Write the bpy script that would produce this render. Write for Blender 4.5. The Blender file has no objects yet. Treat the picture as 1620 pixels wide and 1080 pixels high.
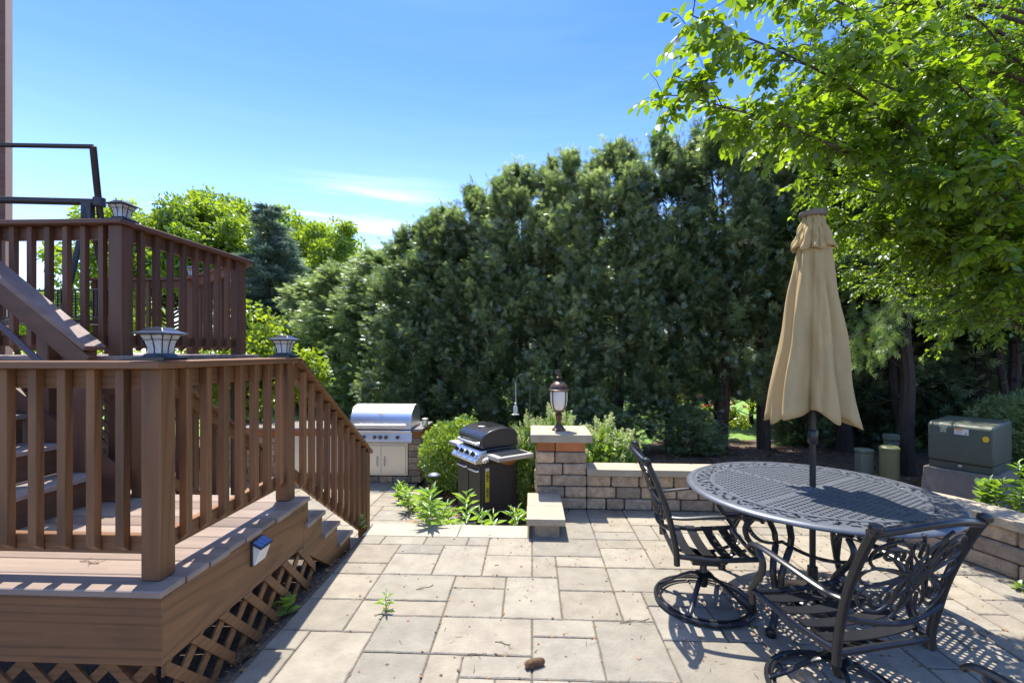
import bpy, bmesh, math, random
import numpy as np
from mathutils import Vector, Matrix
R = math.radians
PI = math.pi
random.seed(7)
sc = bpy.context.scene
COL = sc.collection

# ------------------------------------------------------------------ camera, sky, sun, exposure
F, HOR, EYE, YAW = 730.0, 556.0, 1.62, R(2.51)
cam_d = bpy.data.cameras.new('camera')
cam = bpy.data.objects.new('camera', cam_d)
COL.objects.link(cam)
cam.location = (0, 0, EYE)
cam.rotation_euler = (R(90), 0, YAW)
cam_d.sensor_width = 36
cam_d.lens = F / 1620 * 36
cam_d.shift_y = 16 / 1620
cam_d.clip_start = .05
cam_d.clip_end = 500
sc.camera = cam

KX, KY = -.15, .41                       # direction to the sun per unit of height
w = bpy.data.worlds.new('World')
sc.world = w
w.use_nodes = True
nt = w.node_tree
nt.nodes.clear()
N = nt.nodes.new
L = nt.links.new
sky = N('ShaderNodeTexSky')
sky.sky_type = 'NISHITA'
sky.sun_disc = False
sky.sun_elevation = math.atan(1 / math.hypot(KX, KY))
sky.sun_rotation = math.atan2(KX, KY)
sky.altitude = 200
sky.air_density = 1.0
sky.dust_density = .6
sky.ozone_density = 4.5
hs = N('ShaderNodeHueSaturation'); hs.inputs['Saturation'].default_value = 1.12; hs.inputs['Hue'].default_value = .505; hs.inputs['Value'].default_value = 1.0
L(sky.outputs[0], hs.inputs['Color'])
tc = N('ShaderNodeTexCoord')
mp = N('ShaderNodeMapping'); mp.inputs['Scale'].default_value = (1.7, 1.7, 21.0); mp.inputs['Location'].default_value = (.3, .1, .55)
mp.inputs['Rotation'].default_value = (0, R(-3), 0)
L(tc.outputs['Generated'], mp.inputs[0])
nz = N('ShaderNodeTexNoise'); nz.inputs['Scale'].default_value = 1.5; nz.inputs['Detail'].default_value = 8; nz.inputs['Roughness'].default_value = .6; nz.inputs['Distortion'].default_value = .5
L(mp.outputs[0], nz.inputs['Vector'])
cr = N('ShaderNodeMapRange'); cr.inputs[1].default_value = .47; cr.inputs[2].default_value = .68; cr.inputs[3].default_value = 0; cr.inputs[4].default_value = .5
L(nz.outputs[0], cr.inputs[0])
sx = N('ShaderNodeVectorMath'); sx.operation = 'SUBTRACT'; L(tc.outputs['Generated'], sx.inputs[0]); sx.inputs[1].default_value = (-.30, .925, .235)
s2 = N('ShaderNodeVectorMath'); s2.operation = 'MULTIPLY'; L(sx.outputs[0], s2.inputs[0]); s2.inputs[1].default_value = (1, 1, 2.6)
s3 = N('ShaderNodeVectorMath'); s3.operation = 'LENGTH'; L(s2.outputs[0], s3.inputs[0])
lo = N('ShaderNodeMapRange'); lo.inputs[1].default_value = .32; lo.inputs[2].default_value = .14; lo.inputs[3].default_value = .03; lo.inputs[4].default_value = 1
L(s3.outputs['Value'], lo.inputs[0])
mm = N('ShaderNodeMath'); mm.operation = 'MULTIPLY'; L(cr.outputs[0], mm.inputs[0]); L(lo.outputs[0], mm.inputs[1])
mx = N('ShaderNodeMixRGB'); L(mm.outputs[0], mx.inputs[0]); gs = N('ShaderNodeSeparateXYZ'); L(tc.outputs['Generated'], gs.inputs[0])
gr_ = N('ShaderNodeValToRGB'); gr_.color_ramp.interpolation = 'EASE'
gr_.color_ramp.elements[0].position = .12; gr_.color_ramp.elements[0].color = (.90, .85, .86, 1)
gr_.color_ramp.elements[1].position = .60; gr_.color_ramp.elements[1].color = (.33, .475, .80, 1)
_e = gr_.color_ramp.elements.new(.86); _e.color = (1.5, 1.35, 1.15, 1)  # unseen overhead sky brightened and whitened, added as fill light
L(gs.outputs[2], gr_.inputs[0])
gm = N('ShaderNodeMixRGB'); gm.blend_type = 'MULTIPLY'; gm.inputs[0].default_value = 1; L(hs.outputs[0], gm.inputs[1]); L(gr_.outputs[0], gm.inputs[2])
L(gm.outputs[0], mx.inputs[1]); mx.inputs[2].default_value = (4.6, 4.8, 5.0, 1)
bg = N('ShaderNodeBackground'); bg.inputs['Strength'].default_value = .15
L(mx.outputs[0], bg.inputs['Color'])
ow = N('ShaderNodeOutputWorld'); L(bg.outputs[0], ow.inputs['Surface'])

sd = bpy.data.lights.new('sun', 'SUN')
sd.energy = 3.5
sd.angle = R(.5)
sd.color = (1.0, .94, .84)
sun = bpy.data.objects.new('sun', sd)
COL.objects.link(sun)
sun.location = (-3, 8, 20)
sun.rotation_euler = Vector((KX, KY, 1)).to_track_quat('Z', 'Y').to_euler()

sc.view_settings.view_transform = 'Standard'
sc.view_settings.look = 'None'
sc.view_settings.exposure = 1.5
sc.view_settings.gamma = 1
sc.cycles.max_bounces = 7
sc.cycles.transparent_max_bounces = 8


# ------------------------------------------------------------------ helpers
def W(xc, zc, z=0.0):                    # camera-plan coordinates -> world
    c, s = math.cos(YAW), math.sin(YAW)
    return Vector((xc * c - zc * s, xc * s + zc * c, z))


def PX(px, zc, py=None, z=None):         # place at depth zc on the ray of column px
    p = W((px - 810) / F * zc, zc)
    p.z = z if z is not None else EYE - (py - HOR) * zc / F
    return p


def PG(px, py, z=0.0):                   # point at height z seen at px, py
    zc = F * (EYE - z) / (py - HOR)
    return PX(px, zc, z=z)


WL = {}


def tag(o, label=None, cat=None, group=None, kind=None):
    if label: o['label'] = label
    if cat: o['category'] = cat
    if group: o['group'] = group
    if kind: o['kind'] = kind
    return o


def empty(name, loc, label, cat, group=None, rz=0):
    o = bpy.data.objects.new(name, None)
    COL.objects.link(o)
    o.empty_display_size = .1
    o.location = loc
    o.rotation_euler.z = rz
    WL[o.name] = Vector(loc)
    return tag(o, label, cat, group)


def link(name, me, parent, local):
    o = bpy.data.objects.new(name, me)
    COL.objects.link(o)
    if parent:
        o.parent = parent
        if local:
            WL[o.name] = Vector((0, 0, 0))
        else:
            o.location = -WL.get(parent.name, Vector((0, 0, 0)))
            WL[o.name] = Vector((0, 0, 0))
    else:
        WL[o.name] = Vector((0, 0, 0))
    return o


class MB:
    def __init__(s, M=None):
        s.v = []; s.f = []; s.a = []; s.M = M; s.val = .5

    def add(s, vs, fs, val=None):
        n = len(s.v)
        M = s.M
        for p in vs:
            s.v.append(tuple(M @ Vector(p)) if M is not None else tuple(p))
        for f in fs:
            s.f.append(tuple(i + n for i in f)); s.a.append(s.val if val is None else val)

    def box(s, x0, y0, z0, x1, y1, z1, M=None, val=None):
        vs = [Vector((x, y, z)) for z in (z0, z1) for y in (y0, y1) for x in (x0, x1)]
        if M is not None: vs = [M @ p for p in vs]
        s.add(vs, [(0, 2, 3, 1), (4, 5, 7, 6), (0, 1, 5, 4), (2, 6, 7, 3), (0, 4, 6, 2), (1, 3, 7, 5)], val)

    def beam(s, a, b, wd, ht, up=(0, 0, 1), val=None):
        a, b = Vector(a), Vector(b)
        d = (b - a).normalized()
        u = Vector(up)
        if abs(d.dot(u)) > .98: u = Vector((1, 0, 0))
        x = d.cross(u).normalized()
        u = x.cross(d)
        vs = []
        for p in (a, b):
            for i, j in ((-1, -1), (1, -1), (1, 1), (-1, 1)):
                vs.append(p + x * (i * wd / 2) + u * (j * ht / 2))
        s.add(vs, [(3, 2, 1, 0), (4, 5, 6, 7), (0, 1, 5, 4), (1, 2, 6, 5), (2, 3, 7, 6), (3, 0, 4, 7)], val)

    def tube(s, pts, r, n=8, closed=False, flat=None, val=None, caps=True):
        pts = [Vector(p) for p in pts]
        m = len(pts)
        if not hasattr(r, '__len__'): r = [r] * m
        vs = []; fs = []
        nrm = None
        for i, p in enumerate(pts):
            if closed:
                d = pts[(i + 1) % m] - pts[i - 1]
            else:
                d = pts[min(i + 1, m - 1)] - pts[max(i - 1, 0)]
            if d.length < 1e-9: d = Vector((0, 0, 1))
            d.normalize()
            if nrm is None:
                u = Vector(flat[1]) if flat else (Vector((0, 0, 1)) if abs(d.z) < .9 else Vector((1, 0, 0)))
                nrm = (u - d * u.dot(d)).normalized()
            else:
                nrm = nrm - d * nrm.dot(d)
                if flat:
                    u = Vector(flat[1]); q = u - d * u.dot(d)
                    if q.length > .2: nrm = q
                nrm.normalize()
            b = d.cross(nrm)
            k = flat[0] if flat else 1.0
            for j in range(n):
                t = 2 * PI * (j + .5) / n
                vs.append(p + (b * math.cos(t) + nrm * math.sin(t) * k) * r[i])
        for i in range(m if closed else m - 1):
            for j in range(n):
                a = i * n + j; b2 = i * n + (j + 1) % n
                c = ((i + 1) % m) * n + (j + 1) % n; d2 = ((i + 1) % m) * n + j
                fs.append((a, b2, c, d2))
        if not closed and caps:
            fs.append(tuple(range(n))[::-1]); fs.append(tuple(range((m - 1) * n, m * n)))
        s.add(vs, fs, val)

    def lathe(s, prof, c=(0, 0, 0), n=24, val=None, sx=1, sy=1):
        vs = []; fs = []
        for r_, z in prof:
            for j in range(n):
                t = 2 * PI * j / n
                vs.append((c[0] + r_ * math.cos(t) * sx, c[1] + r_ * math.sin(t) * sy, c[2] + z))
        for i in range(len(prof) - 1):
            for j in range(n):
                fs.append((i * n + j, i * n + (j + 1) % n, (i + 1) * n + (j + 1) % n, (i + 1) * n + j))
        if prof[0][0] > 1e-5: fs.append(tuple(range(n))[::-1])
        if prof[-1][0] > 1e-5: fs.append(tuple(range((len(prof) - 1) * n, len(prof) * n)))
        s.add(vs, fs, val)

    def prism(s, poly, d, M=None, val=None):    # poly: list of 3-vectors, extruded by vector d
        n = len(poly); d = Vector(d)
        vs = [Vector(p) for p in poly] + [Vector(p) + d for p in poly]
        if M is not None: vs = [M @ p for p in vs]
        s.add(vs, [tuple(range(n))[::-1], tuple(range(n, 2 * n))] + [(i, (i + 1) % n, (i + 1) % n + n, i + n) for i in range(n)], val)

    def build(s, name, mat, parent=None, local=False, bevel=0, seg=1, smooth=False, solid=0):
        me = bpy.data.meshes.new(name)
        me.from_pydata(s.v, [], s.f)
        at = me.attributes.new('v', 'FLOAT', 'FACE')
        at.data.foreach_set('value', s.a)
        bm = bmesh.new(); bm.from_mesh(me)
        bmesh.ops.recalc_face_normals(bm, faces=bm.faces)
        bm.to_mesh(me); bm.free()
        me.materials.append(mat)
        if smooth:
            me.polygons.foreach_set('use_smooth', [True] * len(me.polygons))
            me.set_sharp_from_angle(angle=R(42))
        o = link(name, me, parent, local)
        if solid:
            m = o.modifiers.new('s', 'SOLIDIFY'); m.thickness = solid; m.offset = 0
        if bevel:
            m = o.modifiers.new('b', 'BEVEL'); m.width = bevel; m.segments = seg; m.limit_method = 'ANGLE'; m.angle_limit = R(40)
            if seg > 1: m.harden_normals = False
        return o


def copy_tree(o, parent=None):
    c = o.copy()
    COL.objects.link(c)
    c.parent = parent
    WL[c.name] = WL.get(o.name, Vector((0, 0, 0))).copy()
    for ch in list(o.children):
        copy_tree(ch, c)
    return c


# ------------------------------------------------------------------ materials
def M(name, base, rough=.6, metal=0, var=.2, sc_=6, bump=.15, bsc=60, stretch=(1, 1, 1), attr=0, spec=.5, dist=.01, dark=None, dsc=1.3, damt=.5, coat=0, coord='Object', alt=None, dstr=None):
    m = bpy.data.materials.new(name); m.use_nodes = True
    t = m.node_tree; n = t.nodes.new; l = t.links.new
    b = t.nodes['Principled BSDF']
    b.inputs['Roughness'].default_value = rough
    b.inputs['Metallic'].default_value = metal
    b.inputs['Specular IOR Level'].default_value = spec
    if coat: b.inputs['Coat Weight'].default_value = coat; b.inputs['Coat Roughness'].default_value = .15
    co = n('ShaderNodeTexCoord'); mp = n('ShaderNodeMapping'); mp.inputs['Scale'].default_value = stretch
    l(co.outputs[coord], mp.inputs[0])
    nz = n('ShaderNodeTexNoise'); nz.inputs['Scale'].default_value = sc_; nz.inputs['Detail'].default_value = 7; nz.inputs['Roughness'].default_value = .62
    l(mp.outputs[0], nz.inputs['Vector'])
    rp = n('ShaderNodeMapRange'); rp.inputs[1].default_value = .25; rp.inputs[2].default_value = .75; rp.inputs[3].default_value = 1 - var; rp.inputs[4].default_value = 1 + var
    l(nz.outputs[0], rp.inputs[0])
    fac = rp.outputs[0]
    if attr:
        a = n('ShaderNodeAttribute'); a.attribute_name = 'v'
        r2 = n('ShaderNodeMapRange'); r2.inputs[3].default_value = 1 - attr; r2.inputs[4].default_value = 1 + attr
        l(a.outputs['Fac'], r2.inputs[0])
        mu = n('ShaderNodeMath'); mu.operation = 'MULTIPLY'; l(fac, mu.inputs[0]); l(r2.outputs[0], mu.inputs[1]); fac = mu.outputs[0]
    vm = n('ShaderNodeVectorMath'); vm.operation = 'SCALE'; vm.inputs[0].default_value = base[:3]
    l(fac, vm.inputs['Scale'])
    colr = vm.outputs[0]
    if alt:
        aa = n('ShaderNodeAttribute'); aa.attribute_name = 'v'
        wn_ = n('ShaderNodeTexWhiteNoise'); wn_.noise_dimensions = '1D'; l(aa.outputs['Fac'], wn_.inputs['W'])
        v2 = n('ShaderNodeVectorMath'); v2.operation = 'SCALE'; v2.inputs[0].default_value = alt; l(fac, v2.inputs['Scale'])
        ma = n('ShaderNodeMixRGB'); l(wn_.outputs['Value'], ma.inputs[0]); l(colr, ma.inputs[1]); l(v2.outputs[0], ma.inputs[2]); colr = ma.outputs[0]
    if dark:
        n2 = n('ShaderNodeTexNoise'); n2.inputs['Scale'].default_value = dsc; n2.inputs['Detail'].default_value = 6; n2.inputs['Roughness'].default_value = .7
        if dstr:
            mq = n('ShaderNodeMapping'); mq.inputs['Scale'].default_value = dstr; l(co.outputs[coord], mq.inputs[0]); l(mq.outputs[0], n2.inputs['Vector'])
        else:
            l(co.outputs[coord], n2.inputs['Vector'])
        r3 = n('ShaderNodeMapRange'); r3.inputs[1].default_value = .48; r3.inputs[2].default_value = .72; r3.inputs[4].default_value = damt
        l(n2.outputs[0], r3.inputs[0])
        mi = n('ShaderNodeMixRGB'); l(r3.outputs[0], mi.inputs[0]); l(colr, mi.inputs[1]); mi.inputs[2].default_value = (*dark, 1)
        colr = mi.outputs[0]
    l(colr, b.inputs['Base Color'])
    if bump:
        n3 = n('ShaderNodeTexNoise'); n3.inputs['Scale'].default_value = bsc; n3.inputs['Detail'].default_value = 5
        l(mp.outputs[0], n3.inputs['Vector'])
        bp = n('ShaderNodeBump'); bp.inputs['Strength'].default_value = bump; bp.inputs['Distance'].default_value = dist
        l(n3.outputs[0], bp.inputs['Height']); l(bp.outputs[0], b.inputs['Normal'])
    return m


def wood(name, base, axis, rough=.55, rings=True, dark=(.05, .033, .022), var=.18):
    m = M(name, base, rough, var=var * 1.5, sc_=9, bump=.35, bsc=34, stretch=tuple(.07 if k == axis else 1.4 for k in range(3)), dark=dark, dsc=3.2, damt=.62, dist=.004, attr=.22, dstr=tuple(.35 if k == axis else 1.6 for k in range(3)))
    if rings:
        t = m.node_tree; n = t.nodes.new; l = t.links.new
        b = t.nodes['Principled BSDF']
        co = n('ShaderNodeTexCoord'); mp = n('ShaderNodeMapping'); mp.inputs['Scale'].default_value = tuple(.3 if k == axis else 5. for k in range(3)); mp.inputs['Location'].default_value = ((0, -9.52, -2.1), (7.9, 0, -2.1), (8.4, -10.1, 0))[axis]
        l(co.outputs['Object'], mp.inputs[0])
        wv = n('ShaderNodeTexWave'); wv.wave_type = 'RINGS'; wv.inputs['Scale'].default_value = 1.9; wv.inputs['Distortion'].default_value = 5; wv.inputs['Detail'].default_value = 3; wv.inputs['Detail Scale'].default_value = .5
        l(mp.outputs[0], wv.inputs['Vector'])
        old = b.inputs['Base Color'].links[0].from_socket
        mr = n('ShaderNodeMapRange'); mr.inputs[1].default_value = .0; mr.inputs[2].default_value = .35; mr.inputs[3].default_value = .78; mr.inputs[4].default_value = 1.07
        l(wv.outputs[1], mr.inputs[0])
        vm = n('ShaderNodeVectorMath'); vm.operation = 'SCALE'; l(old, vm.inputs[0]); l(mr.outputs[0], vm.inputs['Scale'])
        l(vm.outputs[0], b.inputs['Base Color'])
    return m


def leafmat(name, c0, c1, trans=.35, tcol=None, rough=.5, gloss=.12):
    m = bpy.data.materials.new(name); m.use_nodes = True
    t = m.node_tree; t.nodes.clear(); n = t.nodes.new; l = t.links.new
    a = n('ShaderNodeAttribute'); a.attribute_name = 'v'
    oi = n('ShaderNodeObjectInfo')
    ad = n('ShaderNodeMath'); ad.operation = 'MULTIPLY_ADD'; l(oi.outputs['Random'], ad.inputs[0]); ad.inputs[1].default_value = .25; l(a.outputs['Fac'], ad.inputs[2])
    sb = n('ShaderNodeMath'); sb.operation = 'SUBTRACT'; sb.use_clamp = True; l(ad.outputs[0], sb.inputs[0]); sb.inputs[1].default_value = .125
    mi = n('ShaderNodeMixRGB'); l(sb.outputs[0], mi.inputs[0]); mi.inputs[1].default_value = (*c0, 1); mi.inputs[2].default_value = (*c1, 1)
    di = n('ShaderNodeBsdfDiffuse'); l(mi.outputs[0], di.inputs[0])
    tr = n('ShaderNodeBsdfTranslucent')
    if tcol is None: tcol = (1.6, 1.5, .5)
    vm = n('ShaderNodeVectorMath'); vm.operation = 'MULTIPLY'; l(mi.outputs[0], vm.inputs[0]); vm.inputs[1].default_value = tcol
    l(vm.outputs[0], tr.inputs[0])
    m1 = n('ShaderNodeMixShader'); m1.inputs[0].default_value = trans; l(di.outputs[0], m1.inputs[1]); l(tr.outputs[0], m1.inputs[2])
    gl = n('ShaderNodeBsdfGlossy'); gl.inputs['Roughness'].default_value = rough; gl.inputs['Color'].default_value = (.8, .85, .9, 1)
    m2 = n('ShaderNodeMixShader'); m2.inputs[0].default_value = gloss; l(m1.outputs[0], m2.inputs[1]); l(gl.outputs[0], m2.inputs[2])
    o = n('ShaderNodeOutputMaterial'); l(m2.outputs[0], o.inputs[0])
    return m


BR = (.195, .088, .034)
BRD = (.125, .055, .029)
wx, wy, wz = [wood('brown_wood_%s' % 'xyz'[k], BR, k) for k in range(3)]
dx, dy, dz_ = [wood('dark_brown_wood_%s' % 'xyz'[k], BRD, k, rings=False) for k in range(3)]
deckm = wood('deck_board_paint', (.25, .19, .15), 0, rough=.42, rings=False, dark=(.12, .085, .07), var=.16)
deckw = wood('weathered_deck_board', (.27, .21, .18), 0, rough=.6, rings=False, dark=(.2, .17, .15))
paver = M('paver_concrete', (.262, .225, .168), .88, var=.22, sc_=7, bump=.8, bsc=48, attr=.12, alt=(.225, .205, .165), dark=(.17, .145, .115), dsc=1.4, damt=.5, dist=.008)
joint = M('joint_sand', (.11, .09, .065), .95, var=.4, sc_=30, bump=.5, bsc=200)
slabm = M('pale_limestone', (.36, .315, .24), .85, var=.13, sc_=5, bump=.3, bsc=70, dark=(.36, .30, .22), dsc=3, damt=.4)
capm = M('cap_stone', (.36, .305, .22), .85, var=.16, sc_=9, bump=.5, bsc=45, dark=(.33, .26, .16), dsc=4, damt=.5, dist=.01)
blockm = M('wall_block', (.47, .325, .195), .9, var=.38, sc_=16, bump=1.0, bsc=30, attr=.18, dark=(.15, .11, .075), dsc=9, damt=.5, dist=.02, alt=(.32, .25, .18))
brickr = M('orange_brick', (.40, .14, .05), .85, var=.22, sc_=9, bump=.5, bsc=60, attr=.2)
mortar = M('dark_mortar', (.06, .05, .04), .95)
soil = M('mulch_soil', (.12, .08, .058), .95, var=.55, sc_=26, bump=1.0, bsc=70, dist=.03, dark=(.21, .15, .11), dsc=14, damt=.7)
lawnm = M('lawn_grass', (.17, .31, .045), .8, var=.4, sc_=20, bump=.8, bsc=120, dist=.03, dark=(.17, .22, .05), dsc=2, damt=.5)
black = M('black_cast_metal', (.019, .020, .023), .32, metal=.25, var=.2, sc_=30, bump=.12, bsc=220, spec=.6, dist=.002)
tabm = M('table_cast_metal', (.115, .125, .145), .42, metal=.3, var=.18, sc_=14, bump=.15, bsc=160, spec=.6, dist=.002)
lampm = M('black_lamp_plastic', (.02, .021, .024), .3, var=.1)
swingm = M('black_tube_steel', (.03, .027, .03), .4, var=.1)
steel = M('stainless_steel', (.86, .86, .86), .38, metal=1, var=.05, sc_=3, bump=.03, bsc=200, stretch=(.05, 1, 1))
doorm = M('brushed_steel_door', (.68, .64, .56), .42, metal=.75, var=.05, sc_=3, bump=.03, bsc=200, stretch=(.05, 1, 1))
steeld = M('dull_steel', (.5, .48, .45), .4, metal=.6, var=.1, sc_=8)
gblack = M('black_enamel', (.028, .028, .03), .3, var=.1, bump=.03, coat=.4)
gdark = M('charcoal_panel', (.055, .048, .045), .5, var=.12, bump=.05)
rust = M('rusty_steel', (.33, .13, .03), .7, var=.3)
tan = M('tan_canvas', (.45, .325, .148), .85, var=.13, sc_=5, bump=.5, bsc=9, dist=.012, stretch=(1.6, 1.6, .22), dark=(.30, .215, .11), dsc=2.2, damt=.4)
brz = M('bronze', (.10, .062, .045), .38, metal=.5, var=.3, sc_=20, bump=.1)
frost = M('frosted_glass', (.72, .68, .6), .35, var=.05, bump=0)
countm = M('grey_countertop', (.22, .20, .19), .4, var=.15, sc_=20, bump=.05)
green = M('utility_green_paint', (.075, .088, .062), .5, var=.13, sc_=7, bump=.1, bsc=90, dark=(.10, .10, .08), dsc=4, damt=.4)
greenl = M('pale_green_paint', (.13, .15, .11), .55, var=.15)
olive = M('olive_plastic', (.15, .16, .07), .55, var=.12)
conc = M('grey_concrete', (.20, .178, .15), .9, var=.2, bump=.5)
bark = M('brown_bark', (.085, .055, .038), .95, var=.45, sc_=14, bump=1.0, bsc=30, stretch=(1, 1, .25), dist=.03)
barkd = M('dark_bark', (.05, .037, .028), .95, var=.4, sc_=14, bump=1.0, bsc=30, stretch=(1, 1, .25), dist=.03)
twigm = M('twig_bark', (.10, .065, .04), .9, var=.3)
yel = M('yellow_tape', (.75, .62, .03), .5, var=.04, bump=0)
yel2 = M('yellow_sticker', (.78, .50, .02), .5, var=.04, bump=0)
white = M('white_plastic', (.72, .70, .66), .45, var=.04, bump=0)
ink = M('black_ink', (.03, .03, .03), .6, var=0, bump=0)
orange = M('orange_print', (.75, .33, .05), .5, var=0, bump=0)
greyink = M('grey_print', (.36, .38, .42), .5, var=0, bump=0)
cream = M('cream_marking', (.62, .62, .45), .5, var=0, bump=0)
solar = M('solar_cell', (.03, .05, .11), .12, var=.1, bump=0, coat=.6)
conem = M('pine_cone_scales', (.20, .115, .06), .8, var=.35, sc_=40, attr=.4)
litter = M('brown_leaf_litter', (.24, .12, .05), .85, var=.4, sc_=30, attr=.5)

glassm = bpy.data.materials.new('crackle_glass'); glassm.use_nodes = True
_t = glassm.node_tree; _b = _t.nodes['Principled BSDF']
_b.inputs['Roughness'].default_value = .12
_b.inputs['Transmission Weight'].default_value = .5
_b.inputs['Base Color'].default_value = (.9, .9, .86, 1)
_vo = _t.nodes.new('ShaderNodeTexVoronoi'); _vo.inputs['Scale'].default_value = 130; _vo.feature = 'DISTANCE_TO_EDGE'
_tc = _t.nodes.new('ShaderNodeTexCoord'); _t.links.new(_tc.outputs['Object'], _vo.inputs['Vector'])
_bp = _t.nodes.new('ShaderNodeBump'); _bp.inputs['Strength'].default_value = 1; _bp.inputs['Distance'].default_value = .004
_t.links.new(_vo.outputs['Distance'], _bp.inputs['Height']); _t.links.new(_bp.outputs[0], _b.inputs['Normal'])

brickm = bpy.data.materials.new('house_brick'); brickm.use_nodes = True
_t = brickm.node_tree; _b = _t.nodes['Principled BSDF']; _b.inputs['Roughness'].default_value = .9
_br = _t.nodes.new('ShaderNodeTexBrick'); _br.inputs['Scale'].default_value = 1
for k, v in (('Brick Width', .21), ('Row Height', .075), ('Mortar Size', .006)): _br.inputs[k].default_value = v
_br.inputs['Color1'].default_value = (.20, .085, .06, 1); _br.inputs['Color2'].default_value = (.20, .11, .075, 1); _br.inputs['Mortar'].default_value = (.17, .135, .11, 1)
_uv = _t.nodes.new('ShaderNodeAttribute'); _uv.attribute_name = 'wallco'
_t.links.new(_uv.outputs['Vector'], _br.inputs['Vector']); _t.links.new(_br.outputs[0], _b.inputs['Base Color'])
_bp = _t.nodes.new('ShaderNodeBump'); _bp.inputs['Strength'].default_value = .6; _bp.inputs['Distance'].default_value = .01; _bp.invert = True
_t.links.new(_br.outputs[1], _bp.inputs['Height']); _t.links.new(_bp.outputs[0], _b.inputs['Normal'])

# ------------------------------------------------------------------ ground, patio, steps
LOW = -.42


def sstep(a, b, x):
    t = max(0, min(1, (x - a) / (b - a)))
    return t * t * (3 - 2 * t)


def gz(x, y):
    g = LOW - .02 + .20 * sstep(1.2, 4.2, x) * (1 - sstep(8, 12, y))
    return g


def in_pit(x, y):        # area covered by the raised patio block: keep the ground below
    return -1.7 < x < 5 and y < 4.6


gx = [-160, -90, -50, -30, -20, -14] + [x * .25 for x in range(-40, 45)] + [14, 18, 25, 40, 80, 160]
gy = [-30, -15, -8] + [y * .25 for y in range(-16, 60)] + [18, 22, 30, 45, 70, 110, 200]
mb = MB()
rg = random.Random(3)
vs = []
for y in gy:
    for x in gx:
        z = gz(x, y)
        if abs(x) < 11 and 0 < y < 15: z += rg.uniform(-.012, .012)
        if in_pit(x, y) or (x < -1.7 and x > -6 and 4.4 < y < 7.4): z = -.5
        vs.append((x, y, z))
nx_ = len(gx)
mb.add(vs, [(j * nx_ + i, j * nx_ + i + 1, (j + 1) * nx_ + i + 1, (j + 1) * nx_ + i) for j in range(len(gy) - 1) for i in range(nx_ - 1)])
tag(mb.build('ground', soil, smooth=True), 'brown mulch and bare soil of the garden beds', kind='structure')
mb = MB()
lv = []
ly = [10.2, 12, 15, 20, 30, 45, 70, 110, 199]
lx = [-159, -60, -30, -15, -8, -3, 0, 3, 6, 10, 16, 30, 60, 159]
for j, y in enumerate(ly):
    for x in lx:
        yy = y + (.5 * math.sin(x * 1.3) if j == 0 else 0)
        lv.append((x, yy, LOW + .02))
nl = len(lx)
mb.add(lv, [(j * nl + i, j * nl + i + 1, (j + 1) * nl + i + 1, (j + 1) * nl + i) for j in range(len(ly) - 1) for i in range(nl - 1)])
tag(mb.build('lawn', lawnm), 'sunlit green lawn beyond the row of evergreens', kind='structure')

GX, GY, GY0 = .1838, .1725, 2.805
given = [(-8, -7, 6, 7), (-7, -5, 6, 7), (-5, -3, 6, 7), (-3, -2, 6, 7), (-2, 0, 5, 7), (0, 3, 5, 7), (3, 5, 6, 7), (3, 5, 4, 6), (5, 7, 4, 7),
         (-8, -6, 4, 6), (-6, -4, 5, 6), (-6, -4, 3, 5), (-4, -2, 3, 6), (-2, 0, 3, 5), (0, 1, 3, 5), (1, 3, 4, 5), (1, 3, 2, 4), (3, 6, 2, 4),
         (-8, -6, 3, 4), (-8, -6, 1, 3), (-6, -3, 1, 3), (-3, -1, 2, 3), (-3, -1, 0, 2), (-1, 1, 0, 3), (1, 3, 0, 2), (3, 4, 0, 2), (4, 6, 1, 2), (4, 6, -1, 1),
         (-8, -6, -1, 1), (-6, -5, -1, 1), (-5, -3, 0, 1), (-5, -3, -2, 0), (-3, 0, -2, 0), (0, 2, -1, 0), (0, 2, -3, -1), (2, 4, -3, 0),
         (-8, -7, -2, -1), (-7, -5, -4, -1), (-5, -3, -4, -2), (-3, -2, -4, -2), (-2, 0, -3, -2), (-8, -7, -4, -2), (4, 7, -3, -1)]


def tile(x0, x1, y0, y1, given, seed, ok):
    rr = random.Random(seed)
    occ = set(); out = []
    for a, b, c, d in given:
        out.append((a, b, c, d))
        for i in range(a, b):
            for j in range(c, d): occ.add((i, j))
    sizes = [(2, 2), (3, 2), (2, 3), (2, 1), (1, 2), (2, 2), (3, 2)]
    for j in range(y0, y1):
        for i in range(x0, x1):
            if (i, j) in occ or not ok(i, j): continue
            rr.shuffle(sizes)
            for sw, sh in sizes + [(1, 1)]:
                cells = [(a, b) for a in range(i, i + sw) for b in range(j, j + sh)]
                if all(c not in occ and ok(*c) for c in cells):
                    occ.update(cells); out.append((i, i + sw, j, j + sh)); break
    return out


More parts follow.
